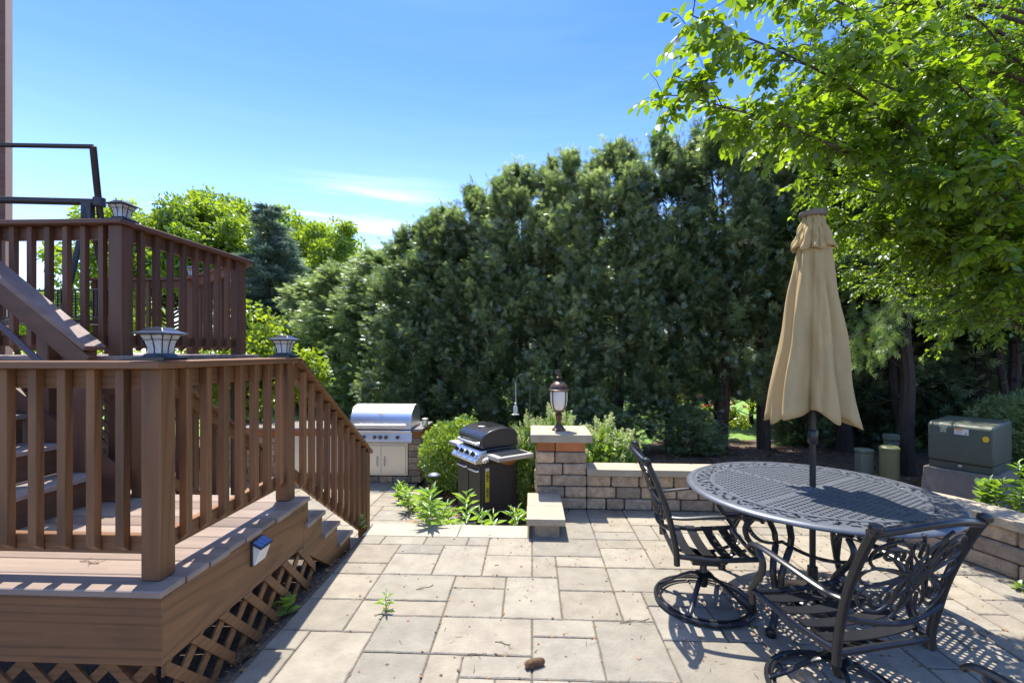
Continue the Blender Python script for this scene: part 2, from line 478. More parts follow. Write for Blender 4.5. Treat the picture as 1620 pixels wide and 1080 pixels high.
def pavers(name, tiles, z, ox, oy, label, seed, th=.05):
    rr = random.Random(seed)
    mb = MB()
    for a, b, c, d in tiles:
        g = .0042
        x0, x1, y0, y1 = ox + a * GX + g, ox + b * GX - g, oy + c * GY + g, oy + d * GY - g
        v = rr.random()
        dz = rr.uniform(-.0015, .0015)
        n1 = [(x0, y0), (x1, y0), (x1, y1), (x0, y1)]
        # wobbly edge polygon
        pts = []
        for k in range(4):
            p, q = n1[k], n1[(k + 1) % 4]
            m = max(3, int(math.hypot(q[0] - p[0], q[1] - p[1]) / .045))
            for i in range(m):
                t = i / m
                wv = 0 if i == 0 else rr.uniform(-.0018, .0022)
                nxn, nyn = (q[1] - p[1]), -(q[0] - p[0]); ln = math.hypot(nxn, nyn)
                pts.append((p[0] + (q[0] - p[0]) * t + nxn / ln * wv, p[1] + (q[1] - p[1]) * t + nyn / ln * wv))
        cx, cy = (x0 + x1) / 2, (y0 + y1) / 2
        n = len(pts)
        ins = []
        for px_, py_ in pts:
            ins.append((px_ + (.006 if px_ < cx - .02 else (-.006 if px_ > cx + .02 else 0)), py_ + (.006 if py_ < cy - .02 else (-.006 if py_ > cy + .02 else 0))))
        vs = [(p[0], p[1], z + dz) for p in ins] + [(p[0], p[1], z + dz - .005) for p in pts] + [(p[0], p[1], z - th) for p in pts]
        fs = [tuple(range(n))]
        for r_ in (0, n):
            for i in range(n): fs.append((r_ + i, r_ + n + i, r_ + n + (i + 1) % n, r_ + (i + 1) % n))
        mb.add(vs, fs, v)
    return tag(mb.build(name, paver), label, kind='structure')


def patio_ok(i, j):
    x, y = (i + .5) * GX, GY0 + (j + .5) * GY
    if x < -1.47: return False
    if j >= 7 and x < .0: return False
    if y > 4.85: return False
    if x > 1.9 and y > 3.1 and math.hypot(x - 1.9, y - 3.1) > 1.85: return False
    if x > 3.9: return False
    return True


tl = tile(-8, 22, -26, 12, given, 11, patio_ok)
pavers('patio', tl, 0, 0, GY0, 'tan concrete paver patio of mixed rectangles', 5)
# base block below the upper patio
mb = MB()
mb.box(-1.50, -2.2, -.52, 3.75, 4.0, -.0085)
mb.box(-.04, 4.0, -.52, 3.3, 4.75, -.0085)
tag(mb.build('patio_base', joint), 'dark sandy joints under the upper patio pavers', kind='structure')
mb = MB()
for a, b in ((-1.5, -.66), (-.655, -.04)):
    mb.box(a, 4.008, -.10, b, 4.29, .004, val=random.random())
for k in (1, 2):
    for a, b in ((-1.5, -.9), (-.895, -.25)):
        mb.box(a, 4.29 + .3 * (k - 1), -.5, b, 4.29 + .3 * k, .004 - .14 * k, val=random.random())
tag(mb.build('patio_steps', slabm, bevel=.006), 'pale limestone slab steps down to the lower terrace', kind='structure')


def low_ok(i, j):
    x, y = -6 + (i + .5) * GX, 4.3 + (j + .5) * GY
    if y < 4.92 and x > -2.8: return x > -2.7 and y > 4.45 and x < -1.5
    lim = -.62 - (y - 5.3) * .70
    return x < lim and y < 7.75 and x > -6


tl = tile(0, 36, 0, 20, [], 4, low_ok)
pavers('lower_patio', tl, LOW, -6, 4.3, 'lower paver terrace in front of the outdoor kitchen', 9)
mb = MB()
mb.prism([(-6, 4.3, LOW - .1), (-6, 7.72, LOW - .1), (-2.35, 7.72, LOW - .1), (-.6, 5.2, LOW - .1), (-.6, 4.9, LOW - .1), (-1.5, 4.9, LOW - .1), (-1.5, 4.3, LOW - .1)], (0, 0, .0915))
tag(mb.build('lower_patio_base', joint), 'dark joints under the lower terrace pavers', kind='structure')

mb = MB(); mb.box(-1.75, 1.2, -.3, -1.502, 3.6, -.018)
tag(mb.build('soil_strip', soil), 'narrow strip of soil between lattice and pavers', kind='structure')
# ------------------------------------------------------------------ lower deck
DZ = .6225
RT = 1.578            # top of the handrail cap
DXR, DYF, DYB = -1.53, 1.85, 3.17
deck = empty('lower_deck', (-2.2, 2.4, 0), 'brown painted lower deck with baluster railing and stairs down to the terrace', 'deck')
rd = random.Random(21)
mb = MB()
y = DYF
while y < DYB - .05:
    mb.box(-4.3, y, DZ - .03, DXR + rd.uniform(-.012, .008), y + .137, DZ + rd.uniform(-.0012, .0012), val=rd.random())
    y += .1425
mb.build('decking', deckm, deck, bevel=.004)
fz1 = DZ - .033
mb = MB(); mb.box(-4.2, DYF + .012, fz1 - .285, DXR - .016, DYF + .05, fz1)
mb.build('fascia_board', wx, deck, bevel=.003)
mb = MB(); mb.box(DXR - .052, DYF + .016, fz1 - .285, DXR - .014, DYB - .05, fz1)
mb.build('fascia_board', wy, deck, bevel=.003)
# joists and dark posts beneath
mb = MB()
for x in (-1.75, -2.6, -3.6):
    for yy in (1.98, 3.05): mb.box(x - .045, yy - .045, -.5, x + .045, yy + .045, fz1)
for k in range(6): mb.box(-4.1 + k * .45, 1.93, fz1 - .2, -4.06 + k * .45, 3.12, fz1 - .002)
mb.build('substructure', dz_, deck)


def lattice(name, parent, p0, ax, length, z0, z1, mat, sp=.125, w_=.038, off=(0, 0, 0), thick=.007):
    """diagonal lattice in the vertical plane through p0 along ax"""
    ax = Vector(ax).normalized(); nn = ax.cross(Vector((0, 0, 1)))
    h = z1 - z0
    mb = MB()
    for s_, o_ in ((-1, thick * .5 + .0005), (1, -thick * .5 - .0005)):
        t = -h
        while t < length + h:
            pts = []
            for (u, v) in ((t, 0), (t + w_ * 1.414, 0), (t + w_ * 1.414 + h, h), (t + h, h)):
                pts.append((u, v))
            # clip to [0,length]
            def clip(poly, lim, sign):
                out = []
                for i in range(len(poly)):
                    a, b = poly[i], poly[(i + 1) % len(poly)]
                    ia, ib = (a[0] - lim) * sign >= 0, (b[0] - lim) * sign >= 0
                    if ia: out.append(a)
                    if ia != ib:
                        q = (lim - a[0]) / (b[0] - a[0]); out.append((lim, a[1] + (b[1] - a[1]) * q))
                return out
            pts = clip(clip(pts, 0, 1), length, -1) if True else pts
            if len(pts) >= 3:
                poly = []
                for u, v in pts:
                    uu = u if s_ > 0 else length - u
                    poly.append(Vector(p0) + ax * uu + Vector((0, 0, z0 + v)) + nn * (o_ - thick / 2))
                mb.prism(poly, nn * thick)
            t += sp
    return mb.build(name, mat, parent)


lattice('lattice_panel', deck, (DXR - .022, DYF + .03, 0), (0, 1, 0), DYB - DYF + .02, -.01, fz1 - .28, wy, sp=.19, w_=.044, thick=.011)
lattice('lattice_panel', deck, (-4.1, DYF + .05, 0), (1, 0, 0), 2.5, -.01, fz1 - .28, wx, sp=.19, w_=.044, thick=.011)


def post(parent, x, y, z0, z1, mat=None, s_=.0445):
    mb = MB(); mb.box(x - s_, y - s_, z0, x + s_, y + s_, z1, val=rd.random())
    return mb.build('post', mat or wz, parent, bevel=.005)


def baluster(parent, x, y, z0, z1, ox, oy, mat=None, s_=.019):
    """square baluster with a bevelled foot; (ox,oy) = outward direction"""
    mb = MB()
    vs = []
    for z in (z0, z1):
        for i, j in ((-1, -1), (1, -1), (1, 1), (-1, 1)):
            zz = z
            if z == z0 and (i * ox + j * oy) > 0: zz = z0 + .035
            vs.append((x + i * s_, y + j * s_, zz))
    mb.add(vs, [(3, 2, 1, 0), (4, 5, 6, 7), (0, 1, 5, 4), (1, 2, 6, 5), (2, 3, 7, 6), (3, 0, 4, 7)], rd.random())
    return mb.build('baluster', mat or wz, parent, bevel=.002)


P1 = (-1.655, 1.975)
P2 = (-1.665, 3.045)
post(deck, *P1, DZ - .05 + .052, RT - .032)
post(deck, *P2, DZ + .002, RT - .032)
post(deck, -2.78, 1.975, DZ + .002, RT - .032)
# caps
mb = MB(); mb.box(-4.3, 1.875, RT - .032, -1.575, 2.05, RT); mb.build('rail_cap', wx, deck, bevel=.004)
mb = MB(); mb.box(-1.74, 2.053, RT - .032, -1.575, 3.06, RT + .0015); mb.build('rail_cap', wy, deck, bevel=.004)
# subrails
for z0, z1 in ((RT - .032 - .09, RT - .034), (.722, .805)):
    mb = MB(); mb.box(-4.3, 1.975, z0, P1[0] - .046, 2.01, z1); mb.build('subrail', wx, deck, bevel=.003)
    mb = MB(); mb.box(-1.69, P1[1] + .046, z0, -1.655, P2[1] - .046, z1); mb.build('subrail', wy, deck, bevel=.003)
for k in range(16):
    baluster(deck, -1.80 - .1335 * k, 1.954, .735, RT - .034, 0, -1)
for k in range(7):
    baluster(deck, -1.633, 1.975 + 1.07 / 8 * (k + 1), .735, RT - .034, 1, 0)
# nails on front balusters and rim
# stairs down to the lower terrace (towards +Y)
RUN, RISE = .262, (DZ - LOW) / 6
SX0, SX1 = -2.72, -1.53
st0 = DYB - .10
for k in range(1, 6):
    zt = DZ - RISE * k
    y0 = st0 + RUN * (k - 1)
    mb = MB()
    mb.box(SX0, y0, zt - .03, SX1 + .01, y0 + RUN / 2 - .002, zt, val=rd.random())
    mb.box(SX0, y0 + RUN / 2 + .002, zt - .03, SX1 + .004, y0 + RUN + .02, zt, val=rd.random())
    mb.build('tread', deckm, deck, bevel=.003)
    mb = MB(); mb.box(SX0 + .03, y0 - .022, zt + .001, SX1 - .05, y0 - .004, zt + RISE - .032)
    mb.build('riser', dx, deck)


def stringer(parent, x0, x1, name='stringer', mat=None):
    pts = [(st0 - .01, DZ - .34)]
    pts = [(st0 - .02, DZ - .036)]
    for k in range(1, 6):
        zt = DZ - RISE * k - .032
        y0 = st0 + RUN * (k - 1)
        pts += [(y0 - .003, zt), (y0 + RUN - .003, zt)]
    ye = st0 + RUN * 5
    pts += [(ye - .003, LOW - .04), (ye - .25, LOW - .04), (st0 - .02, DZ - .036 - .32)]
    # remove first duplicate vertical step
    mb = MB(); mb.prism([(x0, a, b) for a, b in pts], (x1 - x0, 0, 0))
    return mb.build(name, mat or wy, parent, bevel=.002)


stringer(deck, SX1 - .048, SX1 - .012)
stringer(deck, SX0 + .012, SX0 + .048)


def slope_rail(parent, x, out, ya, yb, mat_=None, n=10):
    sl = -RISE / RUN
    zc = lambda y: RT + sl * (y - ya)
    for z_off0, z_off1, nm in ((-.032, 0, 'rail_cap'), (-.122, -.034, 'subrail'), (-.84, -.75, 'subrail')):
        wd = (.0, .0)
        if nm == 'rail_cap': xa, xb = x - .085, x + .065
        else: xa, xb = x - .035 * (out > 0) , x - .035 * (out > 0) + .035
        mb = MB()
        mb.prism([(xa, ya, zc(ya) + z_off0), (xa, yb, zc(yb) + z_off0), (xa, yb, zc(yb) + z_off1), (xa, ya, zc(ya) + z_off1)], (xb - xa, 0, 0))
        mb.build(nm, wy, parent, bevel=.003)
    for k in range(n):
        y = ya + .06 + (yb - .12 - ya) / (n) * (k + .3)
        baluster(parent, x + (.02 if out > 0 else -.02), y, zc(y) - .86, zc(y) - .036, out, 0)
    y = yb - .07
    post(parent, x, y, LOW, zc(y) - .036)


slope_rail(deck, -1.645, 1, 3.105, 4.52)
slope_rail(deck, -2.70, -1, 3.105, 4.52)
post(deck, -2.70, 3.085, DZ + .002, RT - .032)

# ------------------------------------------------------------------ upper deck, with stairs up from the lower deck
UZ = 1.59
UT = UZ + .955
udeck = empty('upper_deck', (-3.6, 4.2, 0), 'dark brown raised upper deck with baluster railing and stairs from the lower deck', 'deck')
UX, UY0, UY1, UY2 = -2.875, 3.07, 4.62, 5.72
mb = MB()
y = UY0
while y < UY2 - .02:
    xr = UX if y < UY1 else UX - (y - UY1) * 1.3
    mb.box(-5.3, y, UZ - .03, xr, y + .137, UZ + rd.uniform(-.001, .001), val=rd.random())
    y += .1425
mb.build('decking', deckw, udeck, bevel=.003)
mb = MB(); mb.box(-5.3, UY0 + .015, UZ - .27, UX - .02, UY0 + .05, UZ - .032); mb.build('fascia_board', dx, udeck)
mb = MB(); mb.box(UX - .055, UY0 + .055, UZ - .27, UX - .018, UY1, UZ - .032); mb.build('fascia_board', dy, udeck)
c1, c2 = Vector((UX - .08, UY1 - .05, 0)), Vector((-4.3, UY2 - .06, 0))
mb = MB(); mb.beam(c1 + Vector((0, .06, UZ - .15)), c2 + Vector((0, .06, UZ - .15)), .036, .235); mb.build('fascia_board', dx, udeck)
UC = (-2.935, 3.17)
UE = (-2.975, 4.55)
for (px_, py_) in (UC, UE, (-4.28, 5.64), (-5.35, 5.64)):
    post(udeck, px_, py_, LOW if (px_, py_) != UC else DZ + .002, UT - .032, dz_, .05)
mb = MB(); mb.box(-5.4, UC[1] - .095, UT - .032, UC[0] + .08, UC[1] + .075, UT); mb.build('rail_cap', dx, udeck, bevel=.004)
mb = MB(); mb.box(UC[0] - .1, UC[1] + .078, UT - .032, UC[0] + .082, UE[1] + .06, UT + .0015); mb.build('rail_cap', dy, udeck, bevel=.004)
mb = MB(); mb.beam((-5.6, 5.64, UT - .016), (-4.26, 5.64, UT - .016), .17, .032); mb.build('rail_cap', dx, udeck)
mb = MB(); mb.beam((UE[0], UE[1] + .1, UT - .018), (-4.28, 5.62, UT - .018), .16, .03); mb.build('rail_cap', wx, udeck)
for z0, z1 in ((UT - .122, UT - .034), (UZ + .07, UZ + .15)):
    mb = MB(); mb.box(-5.4, UC[1], z0, UC[0] - .052, UC[1] + .035, z1); mb.build('subrail', dx, udeck)
    mb = MB(); mb.box(UC[0] - .03, UC[1] + .052, z0, UC[0] + .005, UE[1] - .052, z1); mb.build('subrail', dy, udeck)
    zm = (z0 + z1) / 2
    mb = MB(); mb.beam((-5.6, 5.64, zm), (-4.33, 5.64, zm), .035, z1 - z0); mb.build('subrail', dx, udeck)
    mb = MB(); mb.beam((UE[0] - .04, UE[1] + .06, zm), (-4.26, 5.59, zm), .035, z1 - z0); mb.build('subrail', wx, udeck)
for k in range(15):
    baluster(udeck, UC[0] - .115 - .1325 * k, UC[1] - .021, UZ + .035, UT - .034, 0, -1, dz_)
for k in range(9):
    baluster(udeck, UC[0] + .026, UC[1] + .139 * (k + 1), UZ + .035, UT - .034, 1, 0, dz_)
for k in range(8):
    t = (k + .6) / 8.3
    baluster(udeck, UE[0] + (-4.28 - UE[0]) * t + .03, UE[1] + .06 + (5.61 - UE[1]) * t, UZ + .04, UT - .034, 1, 1, dz_)
for k in range(9):
    baluster(udeck, -4.42 - .14 * k, 5.62, UZ + .04, UT - .034, 0, 1, dz_)
# supports
mb = MB()
for k in range(6): mb.box(-5.2 + k * .48, UY0 + .06, UZ - .22, -5.16 + k * .48, UY2 - .05 if k < 4 else UY1, UZ - .033)
mb.build('joists', dy, udeck)
lattice('lattice_panel', udeck, (-5.3, 4.3, 0), (1, 0, 0), 1.8, DZ, UZ - .28, dx, sp=.10)
post(udeck, -3.36, 4.3, LOW, UZ - .03, dz_)
# stairs up (towards -X) from the lower deck
SUR, SURI = .255, (UZ - DZ) / 5
sy0, sy1 = 2.06, 2.95
for k in range(1, 5):
    x1 = -2.86 - SUR * (k - 1); zt = DZ + SURI * k
    mb = MB()
    mb.box(x1 - SUR - .02, sy0, zt - .03, x1 - SUR / 2 - .002, sy1, zt, val=rd.random())
    mb.box(x1 - SUR / 2 + .002, sy0, zt - .03, x1, sy1, zt, val=rd.random())
    mb.build('tread', deckw, udeck, bevel=.003)
    mb = MB(); mb.box(x1 - .045, sy0 + .02, zt - SURI + .001, x1 - .025, sy1 - .02, zt - .032); mb.build('riser', dy, udeck)
sl = SURI / SUR
mb = MB()
mb.prism([(-2.72, sy1 + .004, DZ + .004), (-2.72, sy1 + .004, DZ + .18), (-4.1, sy1 + .004, DZ + .18 + 1.38 * sl), (-4.1, sy1 + .004, DZ + 1.38 * sl - .14), (-2.95, sy1 + .004, DZ + .004)], (0, .038, 0))
mb.build('stringer', dx, udeck)
hx0, hx1 = -2.93, -4.3
hy = 2.97
hz = lambda x: 1.66 + (hx0 - x) * .78
mb = MB(); mb.beam((hx0, hy, hz(hx0) - .02), (hx1, hy, hz(hx1) - .02), .15, .036, up=(0, 0, 1)); mb.build('handrail', wood('handrail_wood', (.20, .125, .10), 0, rings=False), udeck, bevel=.004)
mb = MB(); mb.beam((hx0 - .03, hy - .03, hz(hx0) - .12), (hx1, hy - .03, hz(hx1) - .10), .036, .12); mb.build('subrail', dx, udeck, bevel=.003)
post(udeck, -3.02, hy + .02, DZ + .002, hz(-3.02) - .07, dz_)
post(udeck, -3.30, hy + .04, DZ + .2, hz(-3.30) - .05, dz_)
mb = MB()
q = [(hx0 - .16, hy - .10, hz(hx0) - .155), (hx0 - .08, hy - .13, hz(hx0) - .20), (hx0 - .20, hy - .14, hz(hx0) - .135), (hx1, hy - .14, hz(hx1) - .17)]
mb.tube([q[0], (q[0][0] + .06, q[0][1] - .03, q[0][2] - .05), q[2], q[3]], .019, 10)
mb.build('grab_rail', M('purple_brown_metal', (.075, .05, .06), .4, var=.1), udeck, smooth=True)

# ------------------------------------------------------------------ solar post lamps
def post_lamp(loc, label, s_=1.0):
    o = empty('post_cap_lamp', loc, label, 'lamp', 'solar lamps on the railing posts')
    def ring4(mb, prof, val=None):
        vs = []; fs = []
        for h, z in prof:
            for i, j in ((-1, -1), (1, -1), (1, 1), (-1, 1)): vs.append((i * h * s_, j * h * s_, z * s_))
        for k in range(len(prof) - 1):
            for i in range(4): fs.append((k * 4 + i, k * 4 + (i + 1) % 4, k * 4 + 4 + (i + 1) % 4, k * 4 + 4 + i))
        fs.append((3, 2, 1, 0)); n = len(prof) * 4; fs.append((n - 4, n - 3, n - 2, n - 1))
        mb.add(vs, fs)
    mb = MB(); ring4(mb, [(.069, .001), (.069, .015), (.048, .017), (.047, .021), (.040, .030), (.036, .032)]); mb.build('base', lampm, o, local=True, bevel=.001)
    mb = MB(); ring4(mb, [(.056, .112), (.074, .117), (.074, .121), (.052, .130), (.034, .145), (.025, .147)]); mb.build('roof', lampm, o, local=True, bevel=.0015)
    prof = [(.034, .032), (.036, .058), (.042, .085), (.054, .113)]
    mb = MB()
    ring4(mb, [(a - .002, b) for a, b in prof]); mb.build('glass', glassm, o, local=True)
    mb = MB()
    fr = lambda z: np.interp(z, [p[1] for p in prof], [p[0] for p in prof])
    for a in range(4):
        ca, sa = math.cos(a * PI / 2), math.sin(a * PI / 2)
        for u in (-1, 0, 1):
            pts = []
            for z in (.032, .058, .085, .113):
                h = fr(z); x_, y_ = h, h * u
                pts.append(((x_ * ca - y_ * sa) * s_, (x_ * sa + y_ * ca) * s_, z * s_))
            mb.tube(pts, .0022 * s_, 4)
        for z in (.092,):
            h = fr(z)
            mb.tube([((h * ca + h * sa) * s_, (h * sa - h * ca) * s_, z * s_), ((h * ca - h * sa) * s_, (h * sa + h * ca) * s_, z * s_)], .002 * s_, 4)
    mb.build('frame', lampm, o, local=True)
    return o


post_lamp((P1[0] + .01, P1[1], RT + .002), 'black solar lamp on the nearest corner post of the lower deck railing')
post_lamp((P2[0] + .01, P2[1] - .03, RT + .002), 'black solar lamp at the top of the sloping stair railing')
post_lamp((UC[0], UC[1] + .01, UT + .002), 'black solar lamp high on the front corner of the upper deck railing')
post_lamp((-4.28, 5.64, UT + .002), 'small distant solar lamp seen through the upper deck balusters')
# solar light on the fascia
sw = empty('wall_light', (DXR - .013, 2.52, .50), 'white solar wall light with sloping panel on the deck side board', 'light')
mb = MB(); mb.prism([(.0, -.05, -.055), (.022, -.05, -.055), (.055, -.05, .035), (.0, -.05, .06)], (0, .1, 0)); mb.build('housing', white, sw, local=True, bevel=.004)
mb = MB(); mb.box(-.0005, -.057, -.06, .012, .057, .066); mb.build('back_plate', lampm, sw, local=True, bevel=.003)
mb = MB(); mb.prism([(.0, -.06, .066), (.062, -.06, .034), (.064, -.06, .040), (.002, -.06, .074)], (0, .12, 0)); mb.build('panel_frame', lampm, sw, local=True, bevel=.001)
mb = MB()
for k in range(3):
    a = -.052 + k * .0355
    mb.prism([(.008, a, .0725), (.058, a, .0452), (.0585, a, .0462), (.0085, a, .0735)], (0, .0335, 0))
mb.build('solar_cells', solar, sw, local=True)

# ------------------------------------------------------------------ brick house corner
hs_o = empty('brick_house', W(-6.4, 4.9, LOW), 'brown brick house corner rising at the left edge beyond the decks', 'house')
A = W(-5.49, 5.0); B = W(-8.70, 8.04); C_ = W(-12, 6); D_ = W(-8.0, 2.9)
fp = [A, B, C_, D_]
me = bpy.data.meshes.new('wall')
vs = [(p.x, p.y, LOW) for p in fp] + [(p.x, p.y, 14.0) for p in fp]
fs = [(i, (i + 1) % 4, (i + 1) % 4 + 4, i + 4) for i in range(4)] + [(4, 5, 6, 7)]
me.from_pydata(vs, [], fs)
at = me.attributes.new('wallco', 'FLOAT_VECTOR', 'CORNER')
acc = [0]
for i in range(4): acc.append(acc[-1] + (fp[(i + 1) % 4] - fp[i]).length)
dat = []
for i in range(4):
    dat += [acc[i], LOW, 0, acc[i + 1], LOW, 0, acc[i + 1], 14.0, 0, acc[i], 14.0, 0]
dat += [0, 0, 0] * 4
at.data.foreach_set('vector', dat)
me.materials.append(brickm)
link('wall', me, hs_o, False)
mb = MB(); mb.prism([(A.x + .25, A.y + .02, 14.0), (B.x + .3, B.y + .3, 14.0), (C_.x - .3, C_.y, 14.0), (D_.x, D_.y - .3, 14.0)], (0, 0, .22)); mb.build('roof_eave', dx, hs_o)

# ------------------------------------------------------------------ patio swing frame on the upper deck
swg = empty('patio_swing', W(-3.9, 4.5, UZ), 'black tubular patio swing frame standing on the upper deck', 'swing')
def pt(px_, py_, zc): return PX(px_, zc, py_)
def swing_side(dxs, nm):
    mb = MB()
    f_ = lambda px_, py_, zc: pt(px_, py_, zc) + Vector(dxs)
    mb.tube([f_(147, 231, 4.3), f_(154, 300, 4.45), f_(160, 350, 4.6), f_(162, 410, 4.6)], .028, 10)
    mb.build('canopy_post', swingm, swg, smooth=True)
    mb = MB()
    top = f_(139, 322, 4.5)
    for e in (f_(84, 540, 4.25), f_(188, 540, 4.95)):
        e.z = UZ + .004
        mb.tube([top, top + (e - top) * .35 + Vector((0, 0, -.02)), e], .024, 10)
    mb.build('leg_frame', swingm, swg, smooth=True)
    mb = MB(); a = f_(139, 318, 4.5); mb.box(a.x - .05, a.y - .03, a.z - .30, a.x + .05, a.y + .03, a.z - .01); mb.build('bracket', swingm, swg, bevel=.006)
swing_side((0, 0, 0), 'a')
swing_side((-2.0, .15, 0), 'b')
mb = MB(); mb.tube([pt(147, 232, 4.3), pt(-230, 226, 4.3)], .021, 10); mb.build('canopy_bar', swingm, swg, smooth=True)
mb = MB(); a = pt(154, 320, 4.5); mb.tube([pt(152, 320, 4.5), pt(-230, 311, 4.5)], .034, 12)
mb.lathe([(0, -.05), (.05, -.04), (.05, .04), (0, .05)], (a.x + .02, a.y, a.z), 16)
mb.build('top_beam', swingm, swg, smooth=True)
mb = MB()
s0 = pt(176, 458, 4.7); s1 = s0 + Vector((-1.9, .1, 0))
for dz_o in (0, -.28):
    mb.tube([s0 + Vector((0, 0, dz_o)), s1 + Vector((0, 0, dz_o))], .011, 8)
for k in range(48):
    t = k / 47; p = s0 + (s1 - s0) * t
    if t < .12 or .2 < t < .34 or t > .5: mb.beam(p, p + Vector((0, 0, -.28)), .012, .006)
for k in range(10):
    z = -.03 * k
    mb.beam(s0 + Vector((0, .008, z)), s0 + (s1 - s0) * .12 + Vector((0, .008, z)), .006, .012)
    mb.beam(s0 + (s1 - s0) * .2 + Vector((0, .008, z)), s0 + (s1 - s0) * .34 + Vector((0, .008, z)), .006, .012)
mb.build('seat_back', swingm, swg)
mb = MB(); mb.box(s1.x, s1.y - .5, s0.z - .36, s0.x, s0.y + .01, s0.z - .33); mb.build('seat', swingm, swg)

# ------------------------------------------------------------------ block walls
def rowblocks(mb, pos, nrm, length, z0, z1, depth, rr, lens=(.2, .3, .36, .26), gap=.005, rough=.007, s0=0, first=None):
    """one course of rough blocks along a path; pos(s)->point, nrm(s)->outward unit"""
    s = s0
    k = 0
    while s < length - .01:
        l_ = rr.choice(lens) * rr.uniform(.9, 1.1)
        if k == 0 and first: l_ = first
        if length - (s + l_) < .12: l_ = length - s
        a, b = s + gap, s + l_ - gap
        m = max(1, int(l_ / .2)) + 1
        vv = rr.random(); jit = rr.uniform(-rough, rough)
        fr = []; bk = []
        for i in range(m + 1):
            u = a + (b - a) * i / m
            p = pos(u); n_ = nrm(u)
            bulge = 0 if i in (0, m) else .003
            fr.append(p + n_ * (jit + bulge)); bk.append(p - n_ * depth)
        n = len(fr)
        vs = [(p.x, p.y, z0 + gap * .7) for p in fr] + [(p.x, p.y, z1 - gap * .7) for p in fr] + [(p.x, p.y, z0 + gap * .7) for p in bk] + [(p.x, p.y, z1 - gap * .7) for p in bk]
        fs = []
        for i in range(n - 1):
            fs += [(i, i + 1, n + i + 1, n + i), (n + i, n + i + 1, 3 * n + i + 1, 3 * n + i), (2 * n + i, 3 * n + i, 3 * n + i + 1, 2 * n + i + 1), (i, 2 * n + i, 2 * n + i + 1, i + 1)]
        fs += [(0, n, 3 * n, 2 * n), (n - 1, 3 * n - 1, 4 * n - 1, 2 * n - 1)]
        mb.add(vs, fs, vv)
        s += l_; k += 1


def straight(a, b, side=1):
    a, b = Vector(a), Vector(b); d = (b - a).normalized(); n_ = Vector((d.y, -d.x, 0)) * side
    return (lambda s: a + d * s), (lambda s: n_), (b - a).length


# seat wall: straight, then curving towards the camera
S0 = PG(928, 806); S0.z = 0
S1 = Vector((1.80, S0.y - .02, 0))
RAD = 1.66
CEN = Vector((1.80, S1.y - RAD, 0))
arc = RAD * R(80)
EXT = 3.4
L1 = S1.x - S0.x
def wpos(s):
    if s < L1: return Vector((S0.x + s, S0.y + (S1.y - S0.y) * s / L1, 0))
    s2 = s - L1
    if s2 < arc:
        t = s2 / RAD
        return CEN + Vector((math.sin(t), math.cos(t), 0)) * RAD
    t = R(80); e = CEN + Vector((math.sin(t), math.cos(t), 0)) * RAD
    d = Vector((math.cos(t), -math.sin(t), 0))
    return e + d * (s2 - arc)
def wn(s):
    if s < L1: return Vector((0, -1, 0))
    t = min((s - L1) / RAD, R(80))
    return -Vector((math.sin(t), math.cos(t), 0))
WLEN = L1 + arc + EXT
rw = random.Random(31)
wall = empty('seat_wall', (1.8, 4.7, 0), 'low curved seat wall of tumbled tan blocks with pale cap behind the table', 'stone wall')
mb = MB()
for k in range(3):
    rowblocks(mb, wpos, wn, WLEN, .118 * k, .118 * (k + 1), .2, rw, s0=0, first=(.2, .3, .25)[k])
mb.build('blocks', blockm, wall, bevel=.017, seg=2)
mb = MB()
for k in range(2):
    rowblocks(mb, lambda s: wpos(s) - wn(s) * .02, wn, WLEN, -.3 + .19 * k + .0, -.3 + .19 * k + .35, .16, rw, lens=(3,), gap=0, rough=0)
mb.build('core', mortar, wall)
mb = MB()
rowblocks(mb, lambda s: wpos(s) + wn(s) * .035, wn, WLEN, .354, .425, .30, rw, lens=(.5, .55), gap=.0015, rough=.003)
mb.build('cap', capm, wall, bevel=.007, seg=2)

# pillar
PL, PR = PG(847, 806).x, PG(928.5, 806).x
PYF = S0.y - .004
pil = empty('stone_pillar', ((PL + PR) / 2, PYF + .27, 0), 'square block pillar with pale cap carrying the bronze lantern', 'pillar')
mb = MB(); rr = random.Random(5)
PD = .5
for k in range(5):
    z0, z1 = .118 * k, .118 * (k + 1)
    fl = [(.18, .36), (.3, .24), (.17, .36), (.28, .3), (.2, .3)][k]
    for a, b in (((PL, PYF), (PR, PYF)), ((PR, PYF + PD), (PL, PYF + PD))):
        pos, nr, ln = straight((*a, 0), (*b, 0)); rowblocks(mb, pos, nr, ln, z0, z1, .2, rr, first=fl[0], lens=(.3,))
    for a, b in (((PR, PYF + .2), (PR, PYF + PD - .2)), ((PL, PYF + PD - .2), (PL, PYF + .2))):
        pos, nr, ln = straight((*a, 0), (*b, 0)); rowblocks(mb, pos, nr, ln, z0, z1, .2, rr, lens=(.3,))
mb.build('blocks', blockm, pil, bevel=.017, seg=2)
mb = MB(); mb.box(PL + .03, PYF + .03, LOW - .05, PR - .03, PYF + PD - .03, .68); mb.build('core', mortar, pil)
mb = MB()
for a, b in (((PL + .01, PYF + .012), (PR - .01, PYF + .012)), ((PR - .01, PYF + PD - .012), (PL + .01, PYF + PD - .012))):
    pos, nr, ln = straight((*a, 0), (*b, 0)); rowblocks(mb, pos, nr, ln, .592, .69, .09, rr, lens=(.2,), rough=.001)
for a, b in (((PR - .01, PYF + .11), (PR - .01, PYF + PD - .11)), ((PL + .01, PYF + PD - .11), (PL + .01, PYF + .11))):
    pos, nr, ln = straight((*a, 0), (*b, 0)); rowblocks(mb, pos, nr, ln, .592, .69, .09, rr, lens=(.2,), rough=.001)
mb.build('brick_course', brickr, pil, bevel=.004)
